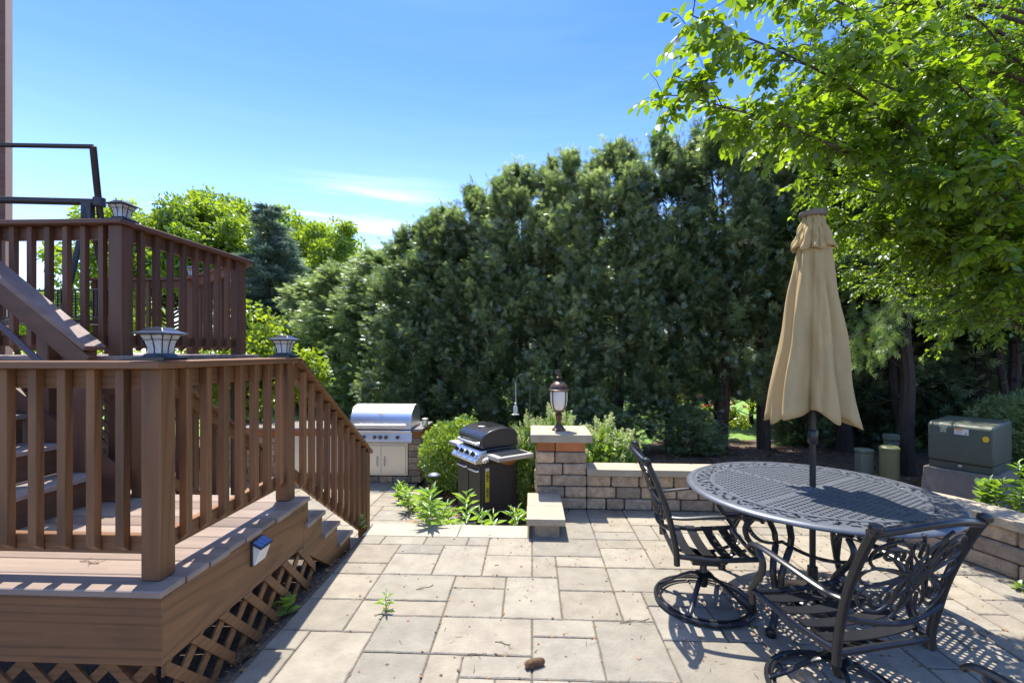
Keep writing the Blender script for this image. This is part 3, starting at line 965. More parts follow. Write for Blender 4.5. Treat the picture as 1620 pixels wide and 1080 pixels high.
mb = MB(); mb.box(PL - .05, PYF - .05, .692, PR + .05, PYF + PD + .05, .775); mb.build('cap', capm, pil, bevel=.010, seg=2)

# low stub wall towards the camera
stub = empty('stub_wall', PG(864, 849), 'short low stone ledge with pale slab top in front of the pillar', 'stone ledge')
a = PG(846, 849); b = PG(885, 849)
mb = MB(); mb.box(a.x, a.y, -.02, b.x, PYF - .004, .107); mb.build('blocks', blockm, stub, bevel=.01, seg=2)
mb = MB()
sa, sb = PG(833, 821, .168), PG(894.5, 821, .168)
mb.box(sa.x, sa.y, .11, sb.x, sa.y + .36, .17, val=.5); mb.box(sa.x + .002, sa.y + .362, .11, sb.x - .001, PYF - .003, .17, val=.6)
mb.build('cap', capm, stub, bevel=.007, seg=2)

# lantern on pillar
lan = empty('pillar_lantern', ((PL + PR) / 2 - .01, PYF + .23, .776), 'bronze urn lantern with frosted glass on the stone pillar', 'lantern')
mb = MB()
mb.lathe([(.075, 0), (.075, .012), (.06, .02), (.045, .045), (.03, .06), (.026, .09), (.032, .13), (.04, .165), (.03, .175), (.05, .20), (.06, .205), (.03, .212)], n=24)
mb.build('base', brz, lan, local=True, smooth=True)
mb = MB(); mb.lathe([(.045, .212), (.07, .235), (.085, .27), (.092, .32), (.095, .39), (.09, .425)], n=28); mb.build('glass_shade', frost, lan, local=True, smooth=True)
mb = MB()
for k in range(4):
    t = PI / 4 + k * PI / 2
    pts = [(math.cos(t) * r_, math.sin(t) * r_, z) for r_, z in ((.055, .207), (.088, .25), (.098, .32), (.101, .425))]
    mb.tube(pts, .006, 6)
mb.lathe([(.09, .42), (.115, .425), (.115, .435), (.105, .44), (.1, .46), (.085, .49), (.055, .515), (.025, .53), (.014, .545), (.03, .555), (.034, .567), (.016, .58), (.010, .595), (.017, .61), (.019, .625), (.010, .642), (.002, .66)], n=28)
mb.build('frame', brz, lan, local=True, smooth=True)

# ------------------------------------------------------------------ outdoor kitchen
IX1, IY0, IY1 = -1.73, 7.10, 7.80
isl = empty('kitchen_island', (-3.3, 7.4, LOW), 'long block kitchen island with grey countertop and pale steel doors', 'kitchen island')
GXC = PX(600, 7.1, z=0).x
rk = random.Random(8)
mb = MB()
CZ = .385
gl, gr = GXC - .50, GXC + .50
dl, dr = GXC - .41, GXC + .42
for k in range(7):
    z0 = LOW + .1 * k; z1 = z0 + .1
    segs = [(-5.0, gl), (gr - .08, IX1)] if k >= 1 else [(-5.0, IX1)]
    for a_, b_ in segs:
        pos, nr, ln = straight((a_, IY0, 0), (b_, IY0, 0)); rowblocks(mb, pos, nr, ln, z0, z1, .18, rk, lens=(.2, .3, .26))
    pos, nr, ln = straight((IX1, IY0 + .19, 0), (IX1, IY1, 0)); rowblocks(mb, pos, nr, ln, z0, z1, .18, rk)
mb.build('blocks', blockm, isl, bevel=.008, seg=2)
mb = MB()
for a_, b_ in ((-5.0, gl), (gr - .08, IX1)):
    pos, nr, ln = straight((a_, IY0 + .006, 0), (b_, IY0 + .006, 0)); rowblocks(mb, pos, nr, ln, LOW + .7, CZ - .002, .09, rk, lens=(.2,), rough=.001)
    if a_ < -4: mb.build('brick_course', brickr, isl, bevel=.003); mb = MB()
pos, nr, ln = straight((IX1 - .006, IY0 + .1, 0), (IX1 - .006, IY1, 0)); rowblocks(mb, pos, nr, ln, LOW + .7, CZ - .002, .09, rk, lens=(.2,), rough=.001)
mb.build('brick_course', brickr, isl, bevel=.003)
mb = MB(); mb.box(-5, IY0 + .03, LOW - .03, gl, IY1 - .02, CZ - .005); mb.box(gr - .06, IY0 + .03, LOW - .03, IX1 - .03, IY1 - .02, CZ - .005); mb.box(gl + .002, IY0 + .12, LOW - .03, gr - .062, IY1 - .02, .1); mb.build('core', mortar, isl)
mb = MB()
mb.box(-5.05, IY0 - .03, CZ, gl, IY1 + .04, CZ + .04); mb.box(gr + .002, IY0 - .03, CZ, IX1 + .03, IY1 + .04, CZ + .04); mb.box(gl + .001, IY0 + .60, CZ, gr + .001, IY1 + .04, CZ + .039)
mb.build('countertop', countm, isl, bevel=.004)
mb = MB(); dz0, dz1 = LOW + .115, .19
mb.box(dl, IY0 - .012, dz0, dr, IY0 + .1, dz1); mb.build('door_frame', doorm, isl, bevel=.003)
for i, (a_, b_) in enumerate(((dl + .03, GXC + .003), (GXC + .007, dr - .03))):
    mb = MB(); mb.box(a_, IY0 - .026, dz0 + .03, b_, IY0 - .013, dz1 - .03); dd = mb.build('door', doorm, isl, bevel=.002)
    hxp = b_ - .055 if i == 0 else a_ + .055
    mb = MB(); mb.tube([(hxp, IY0 - .027, dz1 - .2), (hxp, IY0 - .055, dz1 - .215), (hxp, IY0 - .058, dz1 - .27), (hxp, IY0 - .055, dz1 - .325), (hxp, IY0 - .027, dz1 - .34)], .007, 8); mb.build('handle', steeld, dd, smooth=True)
# further pale doors on the left run
for a_ in (-3.9, -3.25):
    mb = MB(); mb.box(a_, IY0 - .02, LOW + .15, a_ + .55, IY0 + .01, .3); mb.build('cabinet_door', doorm, isl, bevel=.003)

bq = empty('built_in_grill', (GXC, IY0 + .2, .2), 'stainless steel built-in grill with curved hood in the kitchen island', 'grill')
mb = MB(); mb.box(gl + .01, IY0 - .05, .20, gr - .01, IY0 + .58, .388); mb.build('body', steel, bq, bevel=.004)
mb = MB(); mb.prism([(gl, IY0 - .06, .21), (gl, IY0 - .085, .235), (gl, IY0 - .055, .37), (gl, IY0 - .051, .37)], (gr - gl, 0, 0)); mb.build('control_panel', steel, bq, bevel=.002)
mb = MB(); mb.box(gl + .01, IY0 - .09, .372, gr - .01, IY0 - .02, .40); mb.build('front_ledge', steel, bq, bevel=.006)
mb = MB(); mb.box(gl + .14, IY0 - .056, .374, gr - .2, IY0 + .0, .406); mb.build('heat_stain', rust, bq)
prof = [(-.02, .405), (-.04, .42), (-.04, .53), (.0, .64), (.07, .715), (.17, .76), (.30, .775), (.42, .76), (.50, .70), (.52, .6), (.52, .405)]
mb = MB(); mb.prism([(gl + .02, IY0 + a_, b_) for a_, b_ in prof], (gr - gl - .04, 0, 0)); mb.build('hood', steel, bq, smooth=True, bevel=.004, seg=2)
mb = MB(); mb.tube([(gl + .12, IY0 - .10, .485), (gr - .12, IY0 - .10, .485)], .016, 12)
for x_ in (gl + .2, gr - .2): mb.tube([(x_, IY0 - .035, .485), (x_, IY0 - .1, .485)], .012, 8)
mb.build('handle', steel, bq, smooth=True)
for k in range(6):
    x_ = GXC + (-.38, -.25, -.08, .01, .10, .28)[k]
    mb = MB()
    for (r0, y0_, y1_) in ((.030, -.078, -.088), (.022, -.088, -.118)):
        pts = [(x_, IY0 + y0_, .30), (x_, IY0 + y1_, .302)]
        mb.tube(pts, r0, 16)
    mb.build('knob', M('dark_chrome', (.22, .2, .18), .25, metal=.9, bump=0) if k == 0 else bpy.data.materials['dark_chrome'], bq, smooth=True)
mb = MB()
mb.lathe([(.0, 0), (.055, .001), (.06, .006), (.0, .008)], (GXC, 0, 0), 20)
o_ = None
mb = MB(); mb.tube([(GXC - .03, IY0 - .005, .66), (GXC, IY0 - .013, .652), (GXC + .03, IY0 - .005, .66)], .012, 8); mb.build('badge', white, bq, smooth=True)
jar = empty('steel_canister', (gr + .13, IY0 + .25, CZ + .041), 'small steel canister standing on the countertop beside the grill', 'canister')
mb = MB(); mb.lathe([(.045, 0), (.05, .01), (.05, .10), (.045, .105)], n=20); mb.build('body', steel, jar, local=True, smooth=True)
mb = MB(); mb.lathe([(.053, .106), (.053, .12), (.02, .128)], n=20); mb.build('lid', steeld, jar, local=True, smooth=True)

# ------------------------------------------------------------------ freestanding grill
gp = W(-.36, 5.52, LOW)
CORN = gp
cart = empty('cart_grill', gp, 'black cart grill with four knobs, steel side shelves and yellow tape on its flank', 'grill', rz=R(-56) + YAW)
# local frame: x to the cook's right (x<=0 body), y back, corner of front right at origin
WB, DB = .60, .52
mb = MB(); mb.box(-WB, 0, .06, 0, DB, .70); cab = mb.build('cabinet', gdark, cart, local=True, bevel=.006)
for a_, b_ in ((-WB + .015, -WB / 2 - .012), (-WB / 2 + .012, -.015)):
    mb = MB(); mb.box(a_, -.018, .09, b_, -.002, .66); d_ = mb.build('door', gdark, cart, local=True, bevel=.004)
    mb = MB(); x0_, x1_ = a_ + .03, b_ - .03
    mb.tube([(x0_, -.018, .60), (x0_ + .02, -.05, .60), (x1_ - .02, -.05, .60), (x1_, -.018, .60)], .012, 8); mb.build('handle', steel, d_, local=True, smooth=True)
mb = MB(); mb.prism([(-WB - .01, -.09, .70), (-WB - .01, -.10, .73), (-WB - .01, -.01, .845), (-WB - .01, .06, .85), (-WB - .01, .06, .70)], (WB + .02, 0, 0)); mb.build('control_panel', steel, cart, local=True, bevel=.004)
for k in range(4):
    x_ = -WB + .09 + k * .14
    nrm_ = Vector((0, -.115, .09)).normalized(); c = Vector((x_, -.055, .79))
    mb = MB(); mb.tube([c - nrm_ * .008, c + nrm_ * .012], .034, 18); mb.build('knob_ring', steel, cart, local=True, smooth=True)
    mb = MB(); mb.tube([c + nrm_ * .012, c + nrm_ * .04], .024, 12); mb.beam(c + nrm_ * .045 + Vector((0, -.015, -.02)), c + nrm_ * .045 + Vector((0, .015, .02)), .012, .014); mb.build('knob', lampm, cart, local=True, smooth=True)
mb = MB()
mb.box(-WB + .0, .06, .70, 0, DB - .01, .86); mb.build('firebox', gblack, cart, local=True, bevel=.006)
prof = [(.02, .87), (.0, .90), (.0, .985), (.03, 1.03), (.12, 1.075), (.25, 1.10), (.38, 1.10), (.48, 1.07), (.53, 1.0), (.53, .87)]
mb = MB(); mb.prism([(-WB + .0, a_, b_) for a_, b_ in prof], (WB, 0, 0)); mb.build('lid', gblack, cart, local=True, smooth=True, bevel=.012, seg=2)
mb = MB(); mb.tube([(-WB + .05, -.005, .93), (-WB + .06, -.045, .925), (-.06, -.045, .925), (-.05, -.005, .93)], .017, 10); mb.build('lid_handle', steel, cart, local=True, smooth=True)
mb = MB(); mb.lathe([(0, 0), (.045, 0), (.045, .008), (.0, .01)], (-.30, .17, 1.087), 20); mb.build('thermometer', steel, cart, local=True)
mb = MB()
for k in range(9): mb.box(-WB + .12 + k * .04, .2, 1.0995 + 0, -WB + .135 + k * .04, .42, 1.1035)
mb.build('lid_ribs', gblack, cart, local=True)
for nm, a_, b_ in (('side_shelf', .012, .34), ('side_shelf', -WB - .34, -WB - .012)):
    mb = MB(); mb.box(a_, .02, .775, b_, .52, .825); mb.build(nm, steeld, cart, local=True, bevel=.005)
mb = MB()
for k in range(6): mb.tube([(.05 + k * .045, .1, .832), (.05 + k * .045, .46, .832)], .006, 6)
mb.tube([(.04, .1, .832), (.29, .1, .832)], .006, 6); mb.tube([(.04, .46, .832), (.29, .46, .832)], .006, 6)
mb.build('burner_grate', gblack, cart, local=True)
mb = MB(); mb.lathe([(.0, .70), (.06, .70), (.11, .74), (.12, .774)], (.17, .26, 0), 20); mb.build('burner_bowl', rust, cart, local=True, smooth=True)
mb = MB(); mb.tube([(.10, .019, .76), (.10, -.02, .755)], .032, 16); mb.tube([(.10, -.02, .755), (.10, -.045, .752)], .022, 12); mb.build('burner_knob', steel, cart, local=True, smooth=True)
mb = MB()
for zz in (.60, .17, .13):
    for k in range(3): mb.box(.0005, .17 + k * .11, zz, .003, .24 + k * .11, zz + .010)
mb.build('vent_slots', ink, cart, local=True)
mb = MB(); mb.box(.001, .045, .23, .0035, .10, .60); mb.build('yellow_tape', yel, cart, local=True)
mb = MB(); mb.box(.001, .045, .602, .0035, .10, .635); mb.build('tape_end', white, cart, local=True)
for x_ in (-WB + .05, -.05):
    for y_ in (.05, DB - .05):
        mb = MB(); mb.tube([(x_ - .012, y_, .03), (x_ + .012, y_, .03)], .03, 14); mb.build('caster', ink, cart, local=True, smooth=True)


def text(name, body, size, mat, parent, loc, rot, ext=.0008, bold=0):
    cu = bpy.data.curves.new('t', 'FONT'); cu.body = body; cu.size = size; cu.extrude = ext; cu.offset = bold
    cu.align_x = 'CENTER'; cu.align_y = 'CENTER'
    to = bpy.data.objects.new('t', cu); COL.objects.link(to)
    bpy.context.view_layer.update()
    me = bpy.data.meshes.new_from_object(to)
    bpy.data.objects.remove(to)
    me.materials.clear(); me.materials.append(mat)
    o = link(name, me, parent, True)
    o.location = loc; o.rotation_euler = rot
    return o


for zz in (.53, .34):
    text('tape_lettering', 'NEW', .052, ink, cart, (.0045, .0725, zz), (PI / 2, PI / 2, PI / 2), bold=.0012)

# ------------------------------------------------------------------ dining table
TC = W(1.93, 2.99)
TH = .735
table = empty('patio_table', (TC.x, TC.y, 0), 'round dark cast metal patio table with pierced lattice top', 'table')
R0, R1, R2 = .585, .70, .745
mb = MB()
p, bar = .0345, .0160
n_ = int(R0 / p) + 2
def quad(x0, x1, y0, y1):
    k = len(mb.v); mb.v += [(x0, y0, 0), (x1, y0, 0), (x1, y1, 0), (x0, y1, 0)]; mb.f.append((k, k + 1, k + 2, k + 3)); mb.a.append(.5)
for j in range(-n_, n_):
    y0 = j * p; sh = (j % 2) * p / 2
    for i in range(-n_, n_ + 1):
        x0 = i * p + sh - p / 2
        rr_ = math.hypot(x0 + p / 2, y0 + p / 2)
        if rr_ > R0 + .006 or rr_ < .03: continue
        xm, ym = x0 + bar + (p - bar) / 2, y0 + bar + (p - bar) / 2
        solid_ = rr_ > R0 - .02 or abs(xm) < .020 or abs(ym) < .018 or rr_ < .09
        quad(x0, x0 + p, y0, y0 + bar)
        quad(x0, x0 + bar, y0 + bar, y0 + p)
        if solid_: quad(x0 + bar, x0 + p, y0 + bar, y0 + p)
mb.build('lattice_top', tabm, table, local=True, solid=.008)
bpy.data.objects['lattice_top'].location = (0, 0, TH - .006)
bpy.data.objects['lattice_top'].rotation_euler.z = R(33)
# border: flat band pierced with scroll-shaped openings
mb = MB()
MOT = ["011100001100", "100010010010", "000110100001", "001100011100"]
NS, ROWS = 264, 4
h_ = (R1 - R0) / (ROWS + 1.6)
rads = [R0 - .012, R0 + h_ * .6] + [R0 + h_ * .6 + h_ * (k + 1) for k in range(ROWS)] + [R1 + .006]
for j in range(NS):
    for r_ in rads:
        t = 2 * PI * j / NS; mb.v.append((math.cos(t) * r_, math.sin(t) * r_, 0))
m_ = len(rads)
for j in range(NS):
    for i in range(m_ - 1):
        if 1 <= i <= ROWS and MOT[(i - 1) if (j // 12) % 2 else (ROWS - i)][j % 12] == '1': continue
        k2 = (j + 1) % NS
        mb.f.append((j * m_ + i, j * m_ + i + 1, k2 * m_ + i + 1, k2 * m_ + i)); mb.a.append(.5)
bo = mb.build('scroll_border', tabm, table, local=True, solid=.008); bo.location.z = TH - .006
mb = MB()
def ringprof(mb, prof, n=96):
    m = len(prof); vs = []; fs = []
    for j in range(n):
        t = 2 * PI * j / n
        for r_, z in prof: vs.append((math.cos(t) * r_, math.sin(t) * r_, z))
    for j in range(n):
        for i in range(m):
            fs.append((j * m + i, j * m + (i + 1) % m, ((j + 1) % n) * m + (i + 1) % m, ((j + 1) % n) * m + i))
    mb.add(vs, fs)
ringprof(mb, [(R0 - .014, -.005), (R0 + .012, -.005), (R0 + .012, .004), (R0 - .014, .004)])
bo = mb.build('border_ridge', tabm, table, local=True, smooth=True); bo.location.z = TH - .003
mb = MB(); ringprof(mb, [(R1, -.006), (R1, .004), (R1 + .012, .006), (R1 + .03, .003), (R2, -.005), (R2 + .003, -.013), (R2 - .003, -.022), (R2 - .02, -.024), (R2 - .026, -.014), (R1 + .01, -.012)], 128)
ro = mb.build('rim', tabm, table, local=True, smooth=True); ro.location.z = TH - .003
mb = MB(); ringprof(mb, [(.025, -.01), (.05, -.01), (.05, .006), (.04, .009), (.025, .009)], 32); ro = mb.build('pole_collar', tabm, table, local=True, smooth=True); ro.location.z = TH - .004
for k in range(4):
    t = R(218.5 + 90 * k) + YAW
    c_, s_ = math.cos(t), math.sin(t); tn = (-s_, c_, 0)
    for off in (-.055, .055):
        prof = [(.50, TH - .03), (.47, .62), (.42, .54), (.42, .47), (.47, .40), (.50, .33), (.49, .25), (.50, .15), (.55, .06), (.585, .022)]
        pts = []
        for i in range(28):
            u = i / 27 * (len(prof) - 1); a_ = int(min(u, len(prof) - 2)); f2 = u - a_
            rr_ = prof[a_][0] * (1 - f2) + prof[a_ + 1][0] * f2; zz = prof[a_][1] * (1 - f2) + prof[a_ + 1][1] * f2
            spread = off * min(1, max(.05, (zz - .12) / .5))
            pts.append((rr_ * c_ + tn[0] * spread, rr_ * s_ + tn[1] * spread, zz))
        if off < 0: mbl = MB()
        mbl.tube(pts, .019, 8, flat=(.8, (0, 0, 1)))
    mbl.lathe([(.0, .003), (.026, .004), (.03, .02), (.024, .042), (.0, .046)], (.585 * c_, .585 * s_, 0), 14)
    mbl.build('leg', black, table, local=True, smooth=True)
mb = MB()
for k in range(4):
    t = R(218.5 + 90 * k) + YAW; t2 = t + PI / 2
    pts = []
    for i in range(17):
        u = i / 16; a = Vector((math.cos(t), math.sin(t), 0)) * .43; b = Vector((math.cos(t2), math.sin(t2), 0)) * .43
        p_ = a * (1 - u) + b * u; p_ *= 1 + .12 * math.sin(PI * u); p_.z = .50 - .09 * math.sin(PI * u)
        pts.append(p_)
    mb.tube(pts, .017, 8, flat=(.55, (0, 0, 1)))
mb.build('stretcher', black, table, local=True, smooth=True)
mb = MB()
mb.tube([(-.44, 0, .63), (.44, 0, .63)], .006, 6); mb.tube([(0, -.44, .63), (0, .44, .63)], .006, 6)
for k in range(4): mb.tube([(.50 * math.cos(t), .50 * math.sin(t), TH - .035) for t in [R(128.5 + 90 * k) + YAW + i * PI / 2 / 12 for i in range(13)]], .012, 6)
mb.build('underframe', black, table, local=True)

# umbrella
UMC = TC + W(.03, .02) * 1.0 - W(0, 0)
um = empty('patio_umbrella', (UMC.x, UMC.y, 0), 'closed tan canvas umbrella standing through the table', 'umbrella')
mb = MB(); mb.tube([(0, 0, .03), (0, 0, 2.46)], .019, 16); mb.build('pole', black, um, local=True, smooth=True)
mb = MB(); mb.lathe([(.22, 0.002), (.22, .02), (.20, .04), (.08, .06), (.035, .075), (.03, .22), (.021, .225)], n=40); mb.build('base', black, um, local=True, smooth=True)
mb = MB(); mb.lathe([(.024, 1.02), (.03, 1.03), (.03, 1.10), (.024, 1.11)], n=16); mb.build('hub', black, um, local=True, smooth=True)


def canopy(z_top, z_bot, r_top, r_bot, nfold, depth, hem, seedp, nt_=34, nth=192, pw=1.0, flare=0):
    rr = random.Random(seedp)
    ph = [rr.uniform(-.16, .16) for _ in range(nfold)]
    am = [rr.uniform(.6, 1.15) for _ in range(nfold)]
    vs = []; fs = []
    for i in range(nt_ + 1):
        t = i / nt_
        z = z_top + (z_bot - z_top) * t
        for j in range(nth):
            th = 2 * PI * j / nth
            tw = th + .30 * t * math.sin(th * 2 + 1) * .5
            f_ = tw * nfold / (2 * PI)
            k = int(math.floor(f_)) % nfold; fr = f_ - math.floor(f_)
            d_ = abs(fr - .5 + ph[k] * (4 * fr * (1 - fr))) * 2
            lobes = (1 - min(1, d_) ** 1.35)      # 1 at lobe centre, 0 at crease
            dd = depth * (.35 + .65 * t)
            r_ = (r_top + (r_bot - r_top) * t ** pw) * (1 - dd + dd * lobes * am[k])
            r_ += .004 * math.sin(th * 23 + t * 9) * t - .016 * t * max(0, math.sin(th * 13 + t * 2.5 + math.sin(th * 3))) ** 4 + .006 * math.sin(th * 11 - t * 14 + 2)
            zz = z - hem * t ** 3 * max(0, 1 - d_) * (.3 + .9 * am[k]) - hem * .55 * t ** 2 * math.sin(th * 2.0 + seedp) - hem * .3 * t ** 3 * math.sin(th * 7 + 1)
            vs.append((r_ * math.cos(th), r_ * math.sin(th) * .92, zz))
    for i in range(nt_):
        for j in range(nth):
            fs.append((i * nth + j, i * nth + (j + 1) % nth, (i + 1) * nth + (j + 1) % nth, (i + 1) * nth + j))
    return vs, fs


mb = MB(); mb.add(*canopy(2.40, 1.225, .085, .288, 8, .56, .050, 3)); mb.build('canopy', tan, um, local=True, smooth=True, solid=.003)
mb = MB(); mb.add(*canopy(2.515, 2.30, .055, .145, 8, .36, .02, 6, nt_=14)); mb.build('vent_flap', tan, um, local=True, smooth=True, solid=.003)
mb = MB(); mb.lathe([(.0, 2.50), (.075, 2.505), (.082, 2.52), (.08, 2.535), (.05, 2.545), (0, 2.55)], n=28); mb.build('finial', M('brown_cap', (.16, .13, .10), .5, var=.1), um, local=True, smooth=True)
um.rotation_euler = (R(-.5), R(.6), R(14))

# ------------------------------------------------------------------ swivel chairs
def spl(pts, n=8, closed=False):
    pts = [Vector(p) for p in pts]; m = len(pts); out = []
    rng = range(m) if closed else range(m - 1)
    for i in rng:
        if closed: p0, p1, p2, p3 = pts[i - 1], pts[i], pts[(i + 1) % m], pts[(i + 2) % m]
        else: p0, p1, p2, p3 = pts[max(i - 1, 0)], pts[i], pts[i + 1], pts[min(i + 2, m - 1)]
        for k in range(n):
            t = k / n
            out.append(.5 * ((2 * p1) + (-p0 + p2) * t + (2 * p0 - 5 * p1 + 4 * p2 - p3) * t * t + (-p0 + 3 * p1 - 3 * p2 + p3) * t ** 3))
    if not closed: out.append(pts[-1])
    return out


def back_pt(u, v):        # u across, v height above floor -> point on the leaning, slightly hollow back
    t = (v - .38) / .6
    y = -.225 - .05 * t - .13 * max(0, t) ** 2 - .045 * math.cos(u / .26 * PI / 2)
    return Vector((u * (1 + .08 * t), y, v))


def make_chair():
    o = bpy.data.objects.new('swivel_chair', None); COL.objects.link(o); WL[o.name] = Vector((0, 0, 0))
    o.empty_display_size = .1
    for sg in (-1, 1):
        pts = [Vector((sg * .245, -.215, .33)), Vector((sg * .245, -.22, .42))] + [Vector((sg * (.245 + .02 * t), -.22 - .05 * t - .14 * t * t, .38 + .6 * t)) for t in (.2, .4, .6, .8, .95)]
        mb = MB(); pp = spl(pts, 4); mb.tube(pp, .0185, 10)
        e = pp[-1]
        mb.lathe([(0, -.012), (.022, -.004), (.027, .008), (.022, .022), (0, .03)], (e.x, e.y - .004, e.z), 14)
        mb.build('back_post', black, o, local=True, smooth=True)
        arm = spl([(sg * .25, -.265, .62), (sg * .275, -.18, .625), (sg * .285, -.02, .645), (sg * .28, .14, .655), (sg * .272, .23, .645), (sg * .268, .262, .62)], 6)
        mb = MB(); mb.tube(arm, [.013] + [.019] * (len(arm) - 2) + [.015], 10, flat=(.6, (0, 0, 1)))
        mb.tube(spl([(sg * .275, .20, .64), (sg * .272, .165, .59), (sg * .268, .175, .53), (sg * .26, .225, .46), (sg * .252, .262, .40), (sg * .25, .258, .33)], 5), .0165, 8)
        mb.build('arm', black, o, local=True, smooth=True)
    mb = MB()
    mb.tube(spl([back_pt(-.262, .935), back_pt(-.2, .945), back_pt(-.08, .972), back_pt(.0, .978), back_pt(.08, .972), back_pt(.2, .945), back_pt(.262, .935)], 5), .0175, 10)
    mb.build('top_rail', black, o, local=True, smooth=True)
    mb = MB()
    mb.tube(spl([back_pt(-.245, .545), back_pt(-.12, .522), back_pt(0, .512), back_pt(.12, .522), back_pt(.245, .545)], 5), .012, 8)
    c = (0, .735)
    def loop(pts2, r_=.0068, closed=True, n=6):
        pts3 = spl([(a_, b_, 0) for a_, b_ in pts2], n, closed)
        mb.tube([back_pt(q.x, q.y) for q in pts3], r_, 7, closed=closed)
    def petal(L_, w_, ang, tail=.075, closed=True):
        ca, sa = math.cos(ang), math.sin(ang)
        base = [(-tail, 0), (-tail * .3, w_ * .42), (L_ * .45, w_ * .62), (L_ * .8, w_), (L_, w_ * .45), (L_, -w_ * .45), (L_ * .8, -w_), (L_ * .45, -w_ * .62), (-tail * .3, -w_ * .42)]
        loop([(c[0] + a_ * ca - b_ * sa, c[1] + a_ * sa + b_ * ca) for a_, b_ in base])
    def weave(ang, off, hl, hw):
        ca, sa = math.cos(ang), math.sin(ang)
        base = [(-hl, 0), (-hl * .8, hw * 1.6), (-hl * .3, hw), (hl * .3, hw), (hl * .8, hw * 1.6), (hl, 0), (hl * .8, -hw * 1.6), (hl * .3, -hw), (-hl * .3, -hw), (-hl * .8, -hw * 1.6)]
        loop([(c[0] + a_ * ca - (b_ + off) * sa, c[1] + a_ * sa + (b_ + off) * ca) for a_, b_ in base], .0062)
    for of_ in (-.032, .032):
        weave(R(56), of_, .165, .017); weave(R(124), of_, .165, .017)
    for sg in (-1, 1):
        loop([(sg * a_, c[1] + b_) for a_, b_ in ((.07, 0), (.12, .026), (.19, .038), (.228, 0), (.19, -.038), (.12, -.026))])
    for sx_ in (-1, 1):
        for sy_ in (-1, 1):
            big = [(.0, -.055), (.04, .0), (.07, .06), (.075, .12), (.13, .165), (.195, .14), (.215, .085), (.18, .04), (.11, .03), (.04, .005), (-.04, -.02)]
            loop([(sx_ * a_, c[1] + sy_ * b_ * .98) for a_, b_ in big], closed=False)
            sp_ = []
            for i in range(13):
                t = i / 12; an = 3.6 - t * 5.2; r_ = .048 * (1 - .72 * t)
                sp_.append((sx_ * (.142 + r_ * math.cos(an)), c[1] + sy_ * (.095 + r_ * math.sin(an))))
            loop(sp_, .0075, False, 3)
            e = back_pt(*sp_[-1]); mb.lathe([(0, -.009), (.008, -.004), (.008, .004), (0, .009)], tuple(e), 8)
            loop([(sx_ * .03, c[1] + sy_ * .085), (sx_ * .045, c[1] + sy_ * .16), (sx_ * .07, c[1] + sy_ * .195)], .007, False, 4)
    mb.build('back_scrollwork', black, o, local=True, smooth=True)
    mb = MB()
    fz = .385
    for sg in (-1, 1): mb.tube([(sg * .245, -.215, fz), (sg * .247, .0, fz - .012), (sg * .25, .25, fz + .012)], .015, 8)
    mb.tube([(-.245, -.215, fz - .01), (.245, -.215, fz - .01)], .015, 8)
    mb.tube(spl([(-.25, .245, fz + .01), (-.1, .262, fz - .012), (.1, .262, fz - .012), (.25, .245, fz + .01)], 4), .015, 8)
    mb.build('seat_frame', black, o, local=True, smooth=True)
    for k in range(4):
        y_ = -.135 + k * .105
        mb = MB()
        rows = []
        for i in range(13):
            t = i / 12 * 2 - 1
            z_ = fz + .014 - .022 * (1 - t * t)
            rows.append([(t * .243, y_ - .031, z_), (t * .243, y_ + .031, z_), (t * .243, y_ + .031, z_ - .005), (t * .243, y_ - .031, z_ - .005)])
        vs = [q for r_ in rows for q in r_]
        fs = [(i * 4 + a_, i * 4 + (a_ + 1) % 4, (i + 1) * 4 + (a_ + 1) % 4, (i + 1) * 4 + a_) for i in range(12) for a_ in range(4)]
        mb.add(vs, fs); mb.build('seat_slat', black, o, local=True, smooth=True)
    mb = MB()
    for sg in (-1, 1):
        mb.tube(spl([(sg * .06, -.20, .365), (sg * .06, -.10, .325), (sg * .055, 0, .30), (sg * .055, .10, .315), (sg * .06, .24, .37)], 4), .017, 8, flat=(.5, (0, 0, 1)))
    mb.box(-.075, -.085, .262, .075, .085, .298)
    mb.lathe([(.022, .10), (.028, .12), (.028, .20), (.022, .21), (.022, .265)], n=16)
    mb.lathe([(0, .17), (.05, .172), (.055, .182), (.03, .196), (0, .198)], n=20)
    mb.build('swivel_mount', black, o, local=True, smooth=True)
    for k in range(4):
        t = PI / 4 + k * PI / 2 + .25
        mb = MB()
        mb.tube(spl([(math.cos(t) * r_, math.sin(t) * r_, z) for r_, z in ((.02, .165), (.07, .168), (.14, .13), (.22, .07), (.29, .03))], 5), .0165, 8, flat=(.6, (0, 0, 1)))
        mb.build('base_spoke', black, o, local=True, smooth=True)
    mb = MB()
    mb.tube([(math.cos(2 * PI * i / 56) * .296, math.sin(2 * PI * i / 56) * .296, .018) for i in range(56)], .0135, 8, closed=True)
    mb.tube([(math.cos(2 * PI * i / 56) * .272, math.sin(2 * PI * i / 56) * .272, .027) for i in range(56)], .008, 6, closed=True)
    mb.build('base_ring', black, o, local=True, smooth=True)
    return o


ch0 = make_chair()
for i, (xc, zc, rz, lab) in enumerate(((1.24, 2.99, R(-98), 'black swivel armchair with scrolled back, at the left side of the table'),
                                       (1.53, 2.16, R(12), 'black swivel armchair with scrolled back facing away, in front of the table'),
                                       (1.17, 1.17, R(4), 'black swivel armchair at the bottom edge, only its back rail in view'))):
    o = ch0 if i == 0 else copy_tree(ch0)
    p = W(xc, zc)
    o.location = (p.x, p.y, 0.004); o.rotation_euler.z = rz + YAW
    tag(o, lab, 'chair', 'swivel armchairs around the table')

